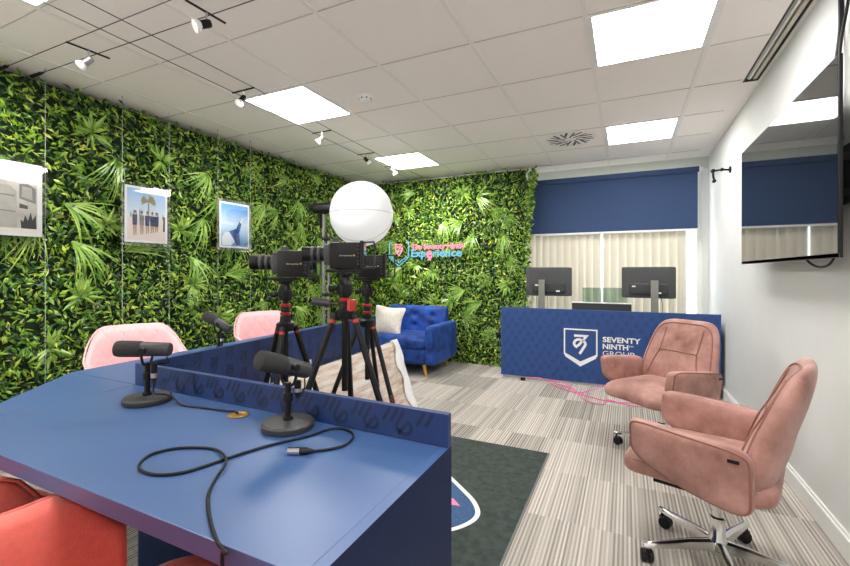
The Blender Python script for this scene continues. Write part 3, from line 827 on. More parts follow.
# ------------------------------------------------------------------ podcast table
t = thing('podcast_table', 'blue U-shaped podcast table with low patterned rail, filling the foreground', 'table', (0,0,0))
TT = .74; TH = .036
def wx(y): return -1.695-.066*(y-.99)
bm = B(); prism(bm, [(-1.697,.482),(-.4155,.470),(-.4155,.985),(-1.697,.998)], 'z', TT-TH, TT, .0012); obj('tabletop', bm, M['desk'], t)
bm = B(); prism(bm, [(-1.6995,.482),(-1.6995,.998),(-2.16,1.008)], 'z', TT-TH, TT, .0012); obj('corner_top', bm, M['desk'], t)
bm = B(); prism(bm, [(-1.6995,1.0005),(-2.16,1.0105),(-2.245,2.93),(wx(2.93)-.024,2.93)], 'z', TT-TH, TT, .0012); obj('wing_top', bm, M['desk'], t)
bm = B(); prism(bm, [(-.415,.470),(-.3925,.470),(-.3925,.9845),(-.415,.9845)], 'z', 0, TT)
for f in bm.faces:
    if f.calc_center_median().z > TT-.001: f.material_index = 1
obj('side_panel', bm, [M['deskn'], M['desk']], t)
# near upstand with its printed face towards the seat side
UZ = .822
bm = B(); ya, yb = .998, .962
pts = [(-1.697,ya),(-.393,yb),(-.393,yb+.020),(-1.697,ya+.020)]
prism(bm, pts, 'z', TT+.0004, UZ, .0008)
mpu = lambda u,v: (u, ya+(yb-ya)*(u+1.697)/1.304-.0008, v)
x = -1.63; k = 0
def clipmono(bm, cx, cz, s, w, mp, lo, hi, mi=1):
    for st in MONO:
        pl = [(cx+a*s, cz+b*s) for a,b in st]
        # densify, keep the runs inside the band
        dn = []
        for (a,b),(c,d) in zip(pl,pl[1:]):
            for q in range(6): dn.append((a+(c-a)*q/6, b+(d-b)*q/6))
        dn.append(pl[-1]); run = []
        for p in dn+[None]:
            if p is not None and lo+w/2 < p[1] < hi-w/2: run.append(p)
            else:
                if len(run) > 2: ribbon(bm, run, w, mp, mi)
                run = []
while x < -.42:
    clipmono(bm, x, .777, -.040, .0095, mpu, TT+.001, UZ-.001)
    for dx in (0,.024):
        if x+.05+dx < -.42: ribbon(bm, [(x+.062+dx,UZ-.004),(x+.052+dx,UZ-.022),(x+.040+dx,UZ-.040)], .0095, mpu, 1)
    x += .101; k += 1
obj('rail', bm, [M['panel'], M['glyph']], t)
bm = B(); prism(bm, [(-1.66,.990),(-.4155,.968),(-.4155,.984),(-1.66,1.006)], 'z', 0, TT-TH-.0005); obj('modesty_panel', bm, M['deskn'], t)
# wing inner panel, floor to rail
bm = B(); y0, y1 = 1.02, 2.93
prism(bm, [(wx(y0)-.022,y0),(wx(y0),y0),(wx(y1),y1),(wx(y1)-.022,y1)], 'z', 0, UZ-.005, .0008)
mpw = lambda u,v: (wx(u)+.0008, u, v)
y = 1.10; k = 0
while y < 2.90:
    z = .775 if k%2 == 0 else .74
    j = 0
    while z > .1:
        clipmono(bm, y, z, .034, .0085, lambda u,v: mpw(u,v), .02, UZ-.008)
        z -= .085; j += 1
    y += .088; k += 1
obj('wing_panel', bm, [M['panel'], M['glyph']], t)
bm = B(); yl = 1.72
mpl = lambda u,v: (wx(u)+.0018, u, v)
ribbon(bm, [(yl,.36),(yl,.625),(yl+.36,.625),(yl+.36,.36),(yl+.18,.24)], .012, mpl, 0, True); mono(bm, yl+.18, .45, .10, .024, mpl, 0)
obj('shield_logo', bm, M['logo'], t, label='white shield outline')
for (px,py) in ((-2.15,1.10),(-2.20,2.75)):
    bm = B(); box(bm, px-.025,px+.025,py-.025,py+.025,0,TT-TH-.0005); obj('leg', bm, M['deskn'], t)
bm = B(); lathe(bm, [(.030,.0005),(.032,.0022),(.024,.003),(.022,.001)], 24, (-1.055,.918,TT)); lathe(bm, [(0,.0006),(.023,.0006)], 24, (-1.055,.918,TT)); obj('cable_grommet', bm, M['brass'], t, smooth=True)

# ------------------------------------------------------------------ microphones
def microphone(loc, az, tilt, label, first=[None], h=.175):
    t = thing('microphone', label, 'microphone', loc, 0, 'broadcast microphones on round desk stands')
    bm = B(); lathe(bm, [(0,0),(.068,0),(.071,.004),(.071,.016),(.066,.021),(.02,.024),(0,.024)], 40); obj('base', bm, M['grey'], t, smooth=True)
    bm = B(); cyl(bm, (0,0,.024),(0,0,h-.045),.0085,n=14); cyl(bm,(0,0,.075),(0,0,.098),.0135,n=14); cyl(bm,(0,0,.024),(0,0,.032),.014,n=14); obj('pole', bm, M['black'], t, smooth=True)
    ax = Vector((math.cos(az)*math.cos(tilt), math.sin(az)*math.cos(tilt), math.sin(tilt)))   # points to the windscreen end
    c = Vector((0,0,h)); sd = Vector((-math.sin(az), math.cos(az), 0))
    bm = B()
    lathe(bm, [(0,-.072),(.020,-.072),(.0225,-.068),(.0235,-.010),(.024,.0),(.024,.016)], 28, c, ax); obj('body', bm, M['grey'], t, smooth=True)
    bm = B(); lathe(bm, [(.025,.016),(.0265,.021),(.027,.083),(.025,.094),(.018,.098),(0,.099)], 28, c, ax); obj('windscreen', bm, M['foam'], t, smooth=True)
    bm = B()
    yk = [c+sd*.034, c+sd*.036+Vector((0,0,-.02)), Vector((0,0,h-.048))+sd*.02, Vector((0,0,h-.048))-sd*.02, c-sd*.036+Vector((0,0,-.02)), c-sd*.034]
    tube(bm, smooth_path(yk,5), .0042, 8)
    for s in (-1,1): cyl(bm, c+sd*s*.026, c+sd*s*.040, .010, n=14)
    obj('yoke', bm, M['black'], t, smooth=True)
    bm = B(); q = sd*-.028 if sd.y > 0 else sd*.028
    return t, ax, c
mt1 = [(-1.436,.883,TT), (-.845,.902,TT), (-1.985,1.60,TT)]
def xlr(parent, top, length=.07):
    bm = B(); top = Vector(top); cyl(bm, top, top+Vector((0,0,-length*.55)), .0095, n=14); obj('connector', bm, M['black'], parent, smooth=True)
    bm = B(); cyl(bm, top+Vector((0,0,-length*.42)), top+Vector((0,0,-length*.62)), .0098, n=14); obj('connector_ring', bm, M['steel'], parent, smooth=True)
    bm = B(); cyl(bm, top+Vector((0,0,-length*.62)), top+Vector((0,0,-length)), .009, .004, n=14); obj('strain_relief', bm, M['rubber'], parent, smooth=True)
R_ = Vector((.904,.427,0)); F_ = Vector((-.427,.904,0))
a1 = math.atan2(-.427,-.904)
m_, ax, c = microphone(mt1[0], a1+.12, rad(2), 'black microphone lying level on a round stand, nearest the table corner')
q = R_*.030-F_*.012; xlr(m_, q+Vector((0,0,.130)), .075)
bm = B(); tube(bm, smooth_path([c-ax*.06+Vector((0,0,-.024)), c-ax*.065+Vector((0,0,-.045)), c-ax*.03+Vector((0,0,-.048)), q+Vector((0,0,.13))],6), .0022, 6); obj('cable', bm, M['black'], m_)
m_, ax, c = microphone(mt1[1], a1+.95, rad(20), 'black microphone tilted up on a round stand, front right on the table', h=.17)
q = R_*.024+F_*.01; xlr(m_, q+Vector((0,0,.128)), .05)
bm = B(); tube(bm, smooth_path([c-ax*.06+Vector((0,0,-.024)), c-ax*.06+Vector((0,0,-.05)), c-ax*.045+Vector((0,0,-.075)), q+Vector((0,0,.128))],6), .0022, 6); obj('cable', bm, M['black'], m_)
m_, ax, c = microphone(mt1[2], a1-.15, rad(28), 'black microphone tilted on a stand on the far wing between the pink chairs', h=.155)
q = R_*.022-F_*.012; xlr(m_, q+Vector((0,0,.105)), .07)
bm = B(); tube(bm, smooth_path([c-ax*.06+Vector((0,0,-.024)), c-ax*.06+Vector((0,0,-.05)), q+Vector((0,0,.105))],6), .0022, 6); obj('cable', bm, M['black'], m_)

# table cables (points on the table top)
def tp(x, y, z=TT+.0036):
    f=425.8; yaw=.4416; s,c_ = math.sin(yaw), math.cos(yaw)
    u=(x-425)/f; v=-(y-272.2)/f; k=(z-1.17)/v
    return ((u*c_-s)*k, (u*s+c_)*k, z)
Q0 = Vector(mt1[0])+R_*.030-F_*.012
cable([tuple(Q0+Vector((0,0,.056))), tuple(Q0+Vector((.006,-.004,.034))), tuple(Q0+Vector((.030,.012,.029))), tuple(Q0+Vector((.062,.022,.022))), tp(182,405), tp(205,408), tp(225,410.5), tp(234,411.5), (-1.060,.920,TT+.006)], .0030, M['black'], 'black cable from the corner microphone to the brass table grommet')
cable([tp(314,451),tp(330,449),tp(345,445),tp(353,437.5),tp(351,432),tp(341,428.6),tp(328,429.5),tp(312,435),tp(292,440),tp(270,445),tp(240,454),tp(205,466),tp(180,473),tp(156,474.5),tp(141,470),tp(140,463),tp(152,454),tp(175,448.5),tp(200,447.6),tp(217,450),tp(225,457,TT+.010),tp(225,465,TT+.011),tp(216,478),tp(209,492),tp(208,506),tp(211,524),tp(217,541),tp(222,548),tp(226,553.5,TT+.004),(-.567,.464,TT-.005),(-.562,.459,TT-.05),(-.555,.455,TT-.20),(-.54,.45,TT-.40)], .0033, M['black'], 'long black cable looped across the table and over its near edge')
t = thing('cable_plug', 'silver and black audio plug lying on the table near the rail', 'plug', (0,0,0))
p0, p1, p2 = Vector(tp(288,451,TT+.009)), Vector(tp(300,451,TT+.009)), Vector(tp(314,451,TT+.006))
bm = B(); cyl(bm, p0, p1, .0085, n=16); obj('sleeve', bm, M['chrome'], t, smooth=True)
bm = B(); cyl(bm, p1, p1+(p2-p1)*.5, .0088, n=16); cyl(bm, p1+(p2-p1)*.5, p2, .0078, .004, n=16); obj('boot', bm, M['black'], t, smooth=True)

# ------------------------------------------------------------------ tub chairs
def tub_chair(loc, facing, label, m, mpip, group):
    t = thing('tub_chair', label, 'chair', loc, facing-PI/2, group)
    t.scale = (.87,1,1) if m is M['pinkq'] else (1.1,1.1,1)
    def ss(x): x = min(max(x,0),1); return x*x*(3-2*x)
    TM_ = rad(112)
    def height(th):
        a = abs(th)*180/PI
        return .695+.160*(1-ss((a-24)/60)) - .10*ss((a-92)/20)
    def plan(th, f, off):
        """f 0 at the seat to 1 at the rim of the back"""
        s = math.sin(th); c = math.cos(th)
        ex = .235+.085*f-off; ey = .215+.085*f-off
        x = ex*math.copysign(abs(s)**.85, s); y = -ey*math.copysign(abs(c)**.75, c)
        return x, y
    NT = 48; bm = B(); rows = []
    zb = .40
    prof = [(0,'o'),(.25,'o'),(.5,'o'),(.75,'o'),(.92,'o'),(1,'m'),(.92,'i'),(.75,'i'),(.5,'i'),(.25,'i'),(0,'i')]
    for i in range(NT+1):
        th = -TM_+2*TM_*i/NT; h = height(th); r = []
        for f, sd in prof:
            z = zb+(h-zb)*f
            if sd == 'm': z += .004
            ff = (z-zb)/(.885-zb)
            x, y = plan(th, ff, {'o':0,'m':.016,'i':.034}[sd]); r.append(bm.verts.new((x,y,z)))
        rows.append(r)
    for a, b in zip(rows, rows[1:]):
        for k in range(len(prof)-1): bm.faces.new((a[k],b[k],b[k+1],a[k+1]))
        bm.faces.new((a[-1],b[-1],b[0],a[0]))
    bm.faces.new(rows[0]); bm.faces.new(rows[-1][::-1])
    obj('backrest', bm, m, t, smooth='all')
    bm = B(); rp = []
    for i in range(NT+1):
        th = -TM_+2*TM_*i/NT; h = height(th); x, y = plan(th, (h-zb)/(.885-zb), .002); rp.append((x,y,h-.002))
    tube(bm, rp, .005, 6); obj('piping', bm, mpip, t, smooth='all')
    bm = B(); slab(bm, (0,.02,.435), (.47,.46,.085), 4, 3.2, 12, 'xy', lambda o: (o.x, o.y, o.z+.010*(1-(o.x/.24)**2))); obj('seat', bm, m, t, smooth='all')
    bm = B(); rp = [(.232*math.copysign(abs(math.cos(a))**.5,math.cos(a)), .02+.227*math.copysign(abs(math.sin(a))**.5,math.sin(a)), .435) for a in [2*PI*k/60 for k in range(60)]]
    tube(bm, rp, .005, 6, closed=True); obj('seat_piping', bm, mpip, t, smooth='all')
    for sx in (-1,1):
        for sy in (-1,1):
            bm = B(); cyl(bm, (sx*.15,.0+sy*.14,.40), (sx*.21,sy*.20,0), .014, .009, n=12); obj('leg', bm, M['blackm'], t, smooth=True)
    bm = B(); box(bm, -.17,.17,-.16,.16,.385,.398,.003); obj('seat_frame', bm, M['blackm'], t)
    return t
gp = 'pink tub chairs behind the table wing'; gc = 'coral tub chairs tucked under the near table edge'
tub_chair((-2.43,1.46,0), rad(-22), 'pink quilted tub chair behind the table corner, the larger in view', M['pinkq'], M['pinkp'], gp)
tub_chair((-2.40,2.40,0), rad(-25), 'pink quilted tub chair behind the table wing, next to the left tripod', M['pinkq'], M['pinkp'], gp)
tub_chair((-.79,.475,0), rad(90), 'coral red tub chair at the near table edge, nearest the viewer', M['coral'], M['coralp'], gc)
tub_chair((-1.62,.45,0), rad(88), 'coral red tub chair under the near table edge at the left edge of view', M['coral'], M['coralp'], gc)

# ------------------------------------------------------------------ rose armchairs on castors
def armchair(loc, facing, label, base_rot):
    t = thing('armchair', label, 'armchair', loc, facing-PI/2, 'rose office armchairs on chrome bases'); t.scale = (.96,.96,.97)
    # seat
    bm = B(); slab(bm, (0,.055,.415), (.50,.53,.125), 7, 3.0, 14, 'xy', lambda o: (o.x*(1-.06*(o.y/.27)), o.y, o.z+.012*(1-(o.x/.25)**2)-.02*max(0,(o.y-.12)/.15)**2)); obj('seat', bm, M['rose'], t, smooth='all')
    bm = B(); rp = []
    for k in range(64):
        a = 2*PI*k/64; cx_ = math.copysign(abs(math.cos(a))**.3,math.cos(a)); sy_ = math.copysign(abs(math.sin(a))**.3,math.sin(a))
        y_ = sy_*.258; rp.append((cx_*.243*(1-.06*(y_/.27)), .055+y_, .437-.02*max(0,(y_-.12)/.15)**2))
    tube(bm, rp, .0045, 6, closed=True); obj('seat_piping', bm, M['rosed'], t, smooth='all')
    bm = B(); box(bm, -.18,.18,-.13,.20,.345,.36,.004); box(bm, -.09,.09,-.10,.12,.315,.345,.01); obj('seat_mechanism', bm, M['black'], t)
    # backrest
    def lean(z): return -.135-.27*(z-.40)-.10*max(0,z-.62)
    def bk(o):
        z = o.z+.630; f = (z-.38)/.5
        wv = 1.0+.03*math.sin(f*PI)-.20*max(0,f-.35)/.65
        th = 1.15-.45*f
        return (o.x*wv, o.y*th+lean(z)+.42*o.x*o.x+.012*math.sin((z-.4)*12)*(1 if o.y>0 else 0)*max(0,1-(o.x/.2)**2), z)
    bm = B(); slab(bm, (0,0,0), (.53,.125,.490), 5.5, 2.6, 16, 'xz', bk); obj('backrest', bm, M['rose'], t, smooth='all')
    def bf(x, z): 
        f = (z-.38)/.5; th = 1.15-.45*f
        return lean(z)+.42*x*x+.0625*th+.012*math.sin((z-.4)*12)*max(0,1-(x/.2)**2)+.0005
    def bx(x,z):
        return (x, bf(x,z), z)
    bm = B()
    for s in (-1,1): tube(bm, [bx(s*(.185-.05*min(1,max(0,(z-.50)/.16))), z) for z in [.50+.018*i for i in range(19)]], .0032, 6)
    tube(bm, [bx(-.135+.27*i/16, .665) for i in range(17)], .0032, 6); obj('seam_piping', bm, M['rosed'], t, smooth='all')
    bm = B(); rp = []
    for k in range(72):
        a = 2*PI*k/72; ux = math.copysign(abs(math.cos(a))**(2/5.5),math.cos(a)); uz = math.copysign(abs(math.sin(a))**(2/5.5),math.sin(a))
        # outline of the front face pulled slightly in
        p = bk(Vector((ux*.265*.895, .0625*.60, uz*.245*.895))); rp.append(p)
    tube(bm, rp, .0048, 6, closed=True); obj('back_piping', bm, M['rosed'], t, smooth='all')
    # armrests
    for s in (-1,1):
        def am(o):
            f = (o.y+.205)/.41
            z = .12-(.12-o.z)*(1-.42*f**2.2)+.034*f-.012
            return (o.x+s*(-.075*(.12-z)*2-.035*f*f), o.y, z)
        bm = B(); slab(bm, (s*.292,.062,.482), (.088,.41,.24), 7, 3.6, 14, 'yz', am)
        o = obj('armrest', bm, M['rose'], t, smooth='all')
        bm = B(); rp = []
        for k in range(72):
            a = 2*PI*k/72; uy = math.copysign(abs(math.cos(a))**(2/7),math.cos(a)); uz = math.copysign(abs(math.sin(a))**(2/7),math.sin(a))
            p = am(Vector((s*.0270, uy*.205*.953, uz*.12*.953))); rp.append((p[0]+s*.292, p[1]+.062, p[2]+.482))
        tube(bm, rp, .0042, 6, closed=True); obj('arm_piping', bm, M['rosed'], o, smooth='all')
        bm = B(); p = am(Vector((s*.0455,-.15,.085))); box(bm, p[0]+s*.292-.002, p[0]+s*.292+.002, p[1]+.043,p[1]+.078,p[2]+.476,p[2]+.488,.001); obj('sewn_tag', bm, M['black'], o, label='small black sewn tag')
    # base
    bm = B(); lathe(bm, [(0,.055),(.03,.055),(.036,.065),(.036,.115),(.028,.125),(.028,.20),(.020,.205),(.020,.318),(0,.318)], 24); obj('column', bm, M['chrome'], t, smooth=True)
    rz = base_rot-(facing-PI/2)
    for k in range(5):
        a = rz+2*PI*k/5; ca, sa = math.cos(a), math.sin(a)
        bm = B(); rows = []
        for r, w, zt, zb in ((.025,.020,.112,.068),(.12,.017,.108,.074),(.24,.0135,.094,.072),(.29,.0125,.088,.070),(.302,.008,.086,.072)):
            rows.append([bm.verts.new((r*ca-q*sa, r*sa+q*ca, z)) for q,z in ((-w,zb),(w,zb),(w*.9,zt-.006),(w*.4,zt),(-w*.4,zt),(-w*.9,zt-.006))])
        for A_, B_ in zip(rows, rows[1:]):
            for q in range(6): bm.faces.new((A_[q],A_[(q+1)%6],B_[(q+1)%6],B_[q]))
        bm.faces.new(rows[0]); bm.faces.new(rows[-1][::-1])
        lg = obj('leg', bm, M['chrome'], t, smooth=True)
        cr = .285; bm = B(); ce = Vector((cr*ca,cr*sa,0)); yaw_ = a+1.1+k*.9; wd = Vector((math.cos(yaw_),math.sin(yaw_),0)); fw = Vector((-wd.y,wd.x,0))
        cyl(bm, ce+Vector((0,0,.045)), ce+Vector((0,0,.076)), .007, n=10)
        for sg in (-1,1):
            cc = ce+fw*.014+Vector((0,0,.0265)); lathe(bm, [(0,sg*.004),(.026,sg*.004),(.0265,sg*.008),(.0265,sg*.018),(.022,sg*.023),(0,sg*.024)], 22, cc, wd)
        cyl(bm, ce+Vector((0,0,.03))-wd*.006, ce+Vector((0,0,.048))+wd*.0, .014, n=12)
        obj('castor', bm, M['black'], lg, smooth=True)
    return t
armchair((.330,2.035,0), rad(163), 'rose leather swivel armchair in the right foreground, seen from its side', rad(59))
armchair((.21,3.15,0), rad(228), 'rose leather swivel armchair in front of the reception desk, facing the viewer', rad(172))

# ------------------------------------------------------------------ blue velvet armchair and cushion
t = thing('velvet_armchair', 'blue velvet buttoned armchair with gold legs against the far plant wall', 'armchair', (-2.42,4.62,0))
bm = B(); slab(bm, (0,-.06,.37), (.83,.66,.15), 14, 4, 12, 'xy'); obj('seat_cushion', bm, M['velvet'], t, smooth='all')
bm = B(); slab(bm, (0,-.03,.225), (.84,.66,.20), 20, 8, 8, 'xy'); obj('seat_base', bm, M['velvet'], t, smooth='all')
def tuft(o):
    y = o.y
    if o.y < 0:
        for bx_ in (-.24,0,.24):
            for bz in (-.06,.07): y += .028*math.exp(-((o.x-bx_)**2+(o.z-bz)**2)/.0016)
        y += .006*abs(math.sin(o.x*13))
    z = o.z
    return (o.x, y+.20*(z+.18)*.6, z)
bm = B(); slab(bm, (0,.245,.56), (.82,.16,.37), 14, 4.5, 36, 'xz', tuft); bk_ = obj('backrest', bm, M['velvet'], t, smooth='all')
for bx_ in (-.24,0,.24):
    for bz in (-.06,.07):
        bm = B(); slab(bm, (bx_, .245-.075+.030+.12*(bz+.18), .56+bz), (.024,.012,.024), 2, 2, 5); obj('button', bm, M['velvet'], bk_, smooth='all')
for s in (-1,1):
    bm = B(); slab(bm, (s*.455,0.0,.35), (.11,.76,.44), 14, 8, 10, 'yz'); obj('armrest', bm, M['velvet'], t, smooth='all')
    for yy in (-.29,.29):
        bm = B(); cyl(bm, (s*.36,yy,.128), (s*.40,yy*1.06,0), .024, .012, n=14); obj('leg', bm, M['gold'], t, smooth=True, label='tapered gold leg')
bm = B()
def pil(o):
    k = 1-.10*(1-(o.x/.185)**2)*abs(o.z/.175)**2 - .10*(1-(o.z/.175)**2)*abs(o.x/.185)**2
    return (o.x*k, o.y, o.z*k)
slab(bm, (0,0,0), (.40,.14,.37), 12, 1.6, 16, 'xz', pil)
o = tag(obj('cushion', bm, M['cushion'], smooth='all'), 'square cream cushion leaning on the blue velvet armchair', 'cushion'); o.location = (-2.61,4.47,.585); o.rotation_euler = (rad(-22), rad(5), rad(8))

# ------------------------------------------------------------------ wrapped boards leaning on the wing panel
LY0, LY1 = 1.66, 3.12
t = thing('wrapped_boards', 'stack of pale wood boards in clear plastic leaning against the blue table wing', 'boards', (0,0,0))
th_ = math.atan2(.585,.20); Lb = .615
def bp(s, n, y):   # s along the slope from the floor, n out from the slope
    return (-1.545-s*math.cos(th_)+n*math.sin(th_)+ -.066*(y-2.4), y, .002+s*math.sin(th_)+n*math.cos(th_))
nb = 5; wdt = Lb/nb
for k in range(nb):
    bm = B(); s0, s1 = k*wdt+.0012, (k+1)*wdt-.0012; e = random.uniform(-.01,.01)
    lo = [bp(s0,0,LY0+e),bp(s1,0,LY0+e),bp(s1,0,LY1+e),bp(s0,0,LY1+e)]; hi = [bp(s0,.05,LY0+e),bp(s1,.05,LY0+e),bp(s1,.05,LY1+e),bp(s0,.05,LY1+e)]
    a = [bm.verts.new(p) for p in lo]; b = [bm.verts.new(p) for p in hi]
    bm.faces.new(a); bm.faces.new(b)
    for i in range(4): bm.faces.new((a[i],a[(i+1)%4],b[(i+1)%4],b[i]))
    obj('board', bm, M['boards'], t)
bm = B(); random.seed(11)
NI, NJ = 14, 40; gr = []
for i in range(NI+1):
    r = []
    for j in range(NJ+1):
        s = -.004+(Lb+.012)*i/NI; y = LY0-.012+(LY1-LY0+.024)*j/NJ
        n = .054+random.uniform(0,.006)
        r.append(bm.verts.new(bp(s,n,y)))
    gr.append(r)
for i in range(NI):
    for j in range(NJ): bm.faces.new((gr[i][j],gr[i+1][j],gr[i+1][j+1],gr[i][j+1]))
obj('plastic_wrap', bm, M['wrap'], t, smooth='all', label='clear crumpled plastic')
bm = B(); gr = []
for i in range(13):
    r = []
    for j, (n, y) in enumerate(((-.006,LY1+.012),(.02,LY1+.022),(.05,LY1+.018),(.066,LY1+.005),(.064,LY1-.07),(.062,LY1-.11))):
        s = .0+(Lb+.01)*i/12
        r.append(bm.verts.new(bp(max(s,.02 if n<0 else .005),n+random.uniform(-.004,.006),y+random.uniform(-.008,.012)+(.0 if j<4 else .04*math.sin(i*1.3)))))
    gr.append(r)
for i in range(12):
    for j in range(5): bm.faces.new((gr[i][j],gr[i+1][j],gr[i+1][j+1],gr[i][j+1]))
obj('end_wrap', bm, M['pcoat'], t, smooth='all', label='white wrapping folded over the far end')

# ------------------------------------------------------------------ tripods and cameras
def tripod(loc, az, apex, headz, rad_, label, handle=False):
    t = thing('tripod', label, 'tripod', loc, 0, 'black camera tripods with red collars')
    bm = B(); cyl(bm, (0,0,apex-.30),(0,0,headz-.10),.0125,n=14); obj('center_column', bm, M['black'], t, smooth=True)
    bm = B(); lathe(bm, [(0,apex-.02),(.034,apex-.02),(.038,apex-.005),(.038,apex+.012),(.024,apex+.02),(.022,apex+.045),(0,apex+.045)], 18); obj('shoulder', bm, M['black'], t, smooth=True)
    for zz in (apex+.048, apex+.085):
        bm = B(); lathe(bm, [(.0,0),(.021,0),(.023,.003),(.023,.010),(.020,.013),(0,.013)], 18, (0,0,zz)); obj('collar', bm, M['red'], t, smooth=True, label='red collar')
    bm = B(); cyl(bm, (0,0,apex+.061),(0,0,apex+.085),.019,n=16); obj('twist_lock', bm, M['black'], t, smooth=True)
    bm = B(); lathe(bm, [(0,headz-.10),(.026,headz-.10),(.030,headz-.085),(.030,headz-.06),(.020,headz-.05),(.018,headz-.03),(.03,headz-.022),(.03,headz-.014),(0,headz-.014)], 20)
    hd = obj('head', bm, M['black'], t, smooth=True)
    bm = B(); d = -R_; cyl(bm, (0,0,headz-.075), d*.045+Vector((0,0,headz-.075)), .007, n=10); cyl(bm, d*.040+Vector((0,0,headz-.075)), d*.062+Vector((0,0,headz-.075)), .013, n=12); obj('knob', bm, M['black'], hd, smooth=True)
    bm = B(); u = R_; v = F_
    c4 = [u*a+v*b for a,b in ((-.065,-.035),(.055,-.035),(.055,.035),(-.065,.035))]
    prism(bm, [(p.x,p.y) for p in c4], 'z', headz-.013, headz-.001, .002); obj('camera_plate', bm, M['black'], t)
    if handle:
        bm = B(); p = -R_*.03+Vector((0,0,apex+.035)); q = -R_*.125-F_*.01+Vector((0,0,apex+.048)); cyl(bm, p, p+(q-p)*.3, .006, n=10); cyl(bm, p+(q-p)*.3, q, .016, .015, n=14); obj('pan_handle', bm, M['grey'], t, smooth=True, label='grey grip handle')
        bm = B(); box(bm, .022,.040,-.02,.02,apex+.01,apex+.055,.003); obj('clamp', bm, M['red'], t, label='red clamp')
    for k in range(3):
        a = az+2*PI*k/3; d = Vector((math.cos(a),math.sin(a),0)); p0 = d*.040+Vector((0,0,apex+.0)); p1 = d*rad_+Vector((0,0,.012))
        V = lambda f: p0+(p1-p0)*f
        bm = B(); tube(bm, [V(.0),V(.42)], .0120, 14); lg = obj('leg', bm, M['black'], t, smooth=True)
        bm = B(); tube(bm, [V(.41),V(.72)], .0098, 12); obj('lower_tube', bm, M['black'], lg, smooth=True)
        bm = B(); tube(bm, [V(.71),V(.985)], .0077, 12); obj('foot_tube', bm, M['black'], lg, smooth=True)
        for f, r in ((.415,.0135),(.715,.0115)):
            bm = B(); tube(bm, [V(f-.022),V(f+.022)], r, 14); obj('leg_lock', bm, M['brown'], lg, smooth=True)
        bm = B(); tube(bm, [V(.97),V(1)], .012, 12, rs=[.011,.013]); obj('foot', bm, M['rubber'], lg, smooth=True)
        bm = B(); tube(bm, [V(.022),V(.034)], .0130, 14); obj('leg_ring', bm, M['red'], lg, smooth=True, label='red ring')
    return t
def cam_(loc, facing, label, sc=.74, back=0):
    loc = (loc[0]-math.cos(facing)*back, loc[1]-math.sin(facing)*back, loc[2])
    t = thing('studio_camera', label, 'camera', loc, facing-PI/2, 'black studio cameras on tripods'); t.scale = (sc,sc,sc)
    # local: +Y is where the lens looks, z=0 the plate
    bm = B(); box(bm, -.058,.058,-.085,.070,.002,.138,.006); obj('body', bm, M['black'], t, smooth=True)
    bm = B(); box(bm, -.050,.050,.070,.100,.020,.128,.006); lathe(bm, [(0,0),(.040,0),(.040,.012),(0,.012)], 28, (0,.098,.078), (0,1,0)); obj('lens_mount', bm, M['grey'], t, smooth=True)
    bm = B(); lathe(bm, [(0,.0),(.034,.0),(.036,.01),(.036,.042),(.039,.045),(.039,.068),(.036,.071),(.039,.088),(.040,.112),(.036,.114),(.032,.104),(0,.100)], 32, (0,.105,.078), (0,1,0)); ln = obj('lens', bm, M['black'], t, smooth=True)
    for h in (.020,.052):
        bm = B(); lathe(bm, [(.0362,0),(.0405,.002),(.0405,.014),(.0362,.016)], 32, (0,.105+h,.078), (0,1,0)); obj('focus_ring', bm, M['mgrey'], ln, smooth=True)
    bm = B(); lathe(bm, [(0,.1005),(.031,.1045)], 24, (0,.105,.078), (0,1,0)); obj('front_glass', bm, M['tvs'], ln, smooth=True)
    bm = B(); box(bm, -.085,.085,-.104,-.0855,.0,.145,.004); obj('rear_screen_housing', bm, M['black'], t)
    bm = B(); box(bm, -.075,.075,-.1052,-.1042,.015,.130); obj('display', bm, M['tvs'], t)
    for k in range(6):
        bm = B(); z = .025+.019*k
        for sx in (-1,1): cyl(bm, (sx*.057,-.075,z), (sx*.066,-.075,z), .0062, n=10)
        obj('port', bm, M['grey'], t)
    for sx in (-1,):
        bm = B(); tube(bm, smooth_path([(sx*.08,-.10,.135),(sx*.08,-.145,.137),(sx*.08,-.158,.128),(sx*.08,-.158,.02),(sx*.08,-.148,.006),(sx*.08,-.10,.004)],3), .0045, 8); tube(bm, [(sx*.08,-.102,.137),(sx*.08,-.102,.002)], .0045, 8); obj('screen_bracket', bm, M['blackm'], t, smooth=True)
    bm = B(); box(bm, -.018,.018,.030,.062,.138,.160,.003); obj('top_shoe', bm, M['mgrey'], t)
    mtx = Matrix.Translation((-.0587,.030,.070)) @ Matrix.Rotation(rad(-90),4,'Z') @ Matrix.Rotation(rad(90),4,'X')
    mtx = Matrix(((0,0,-1,-.0587),(-1,0,0,.040),(0,1,0,.066),(0,0,0,1)))
    # text reads along -Y on the camera's left side (x = -.058)
    mtx = Matrix(((0,0,-1,-.0583),(-1,0,0,.02),(0,1,0,.066),(0,0,0,1)))
    mtx2 = Matrix(((0,0,.0583/.0583,0),(0,0,0,0),(0,0,0,0),(0,0,0,1)))
    text('lettering', 'Blackmagicdesign', .010, M['steel'], t, mtx, .0003, 0, fit=.062)
    bm = B(); box(bm, -.0586,-.0581,-.058,-.048,.066,.074); obj('badge', bm, M['brass'], t, label='small orange badge')
    return t
fa = math.atan2(-.427,-.904)
tripod((-.99,1.365,0), math.atan2(F_.y,F_.x)+.05, 1.010, 1.182, .42, 'nearest black tripod with grey grip handle, in the middle of the group', True)
cam_((-.99,1.365,1.182), fa+.06, 'nearest studio camera, on the middle tripod and in front of the lantern')
tripod((-1.345,1.42,0), math.atan2(-F_.y,-F_.x), .935, 1.148, .335, 'black tripod on the left of the group, nearest the pink chairs')
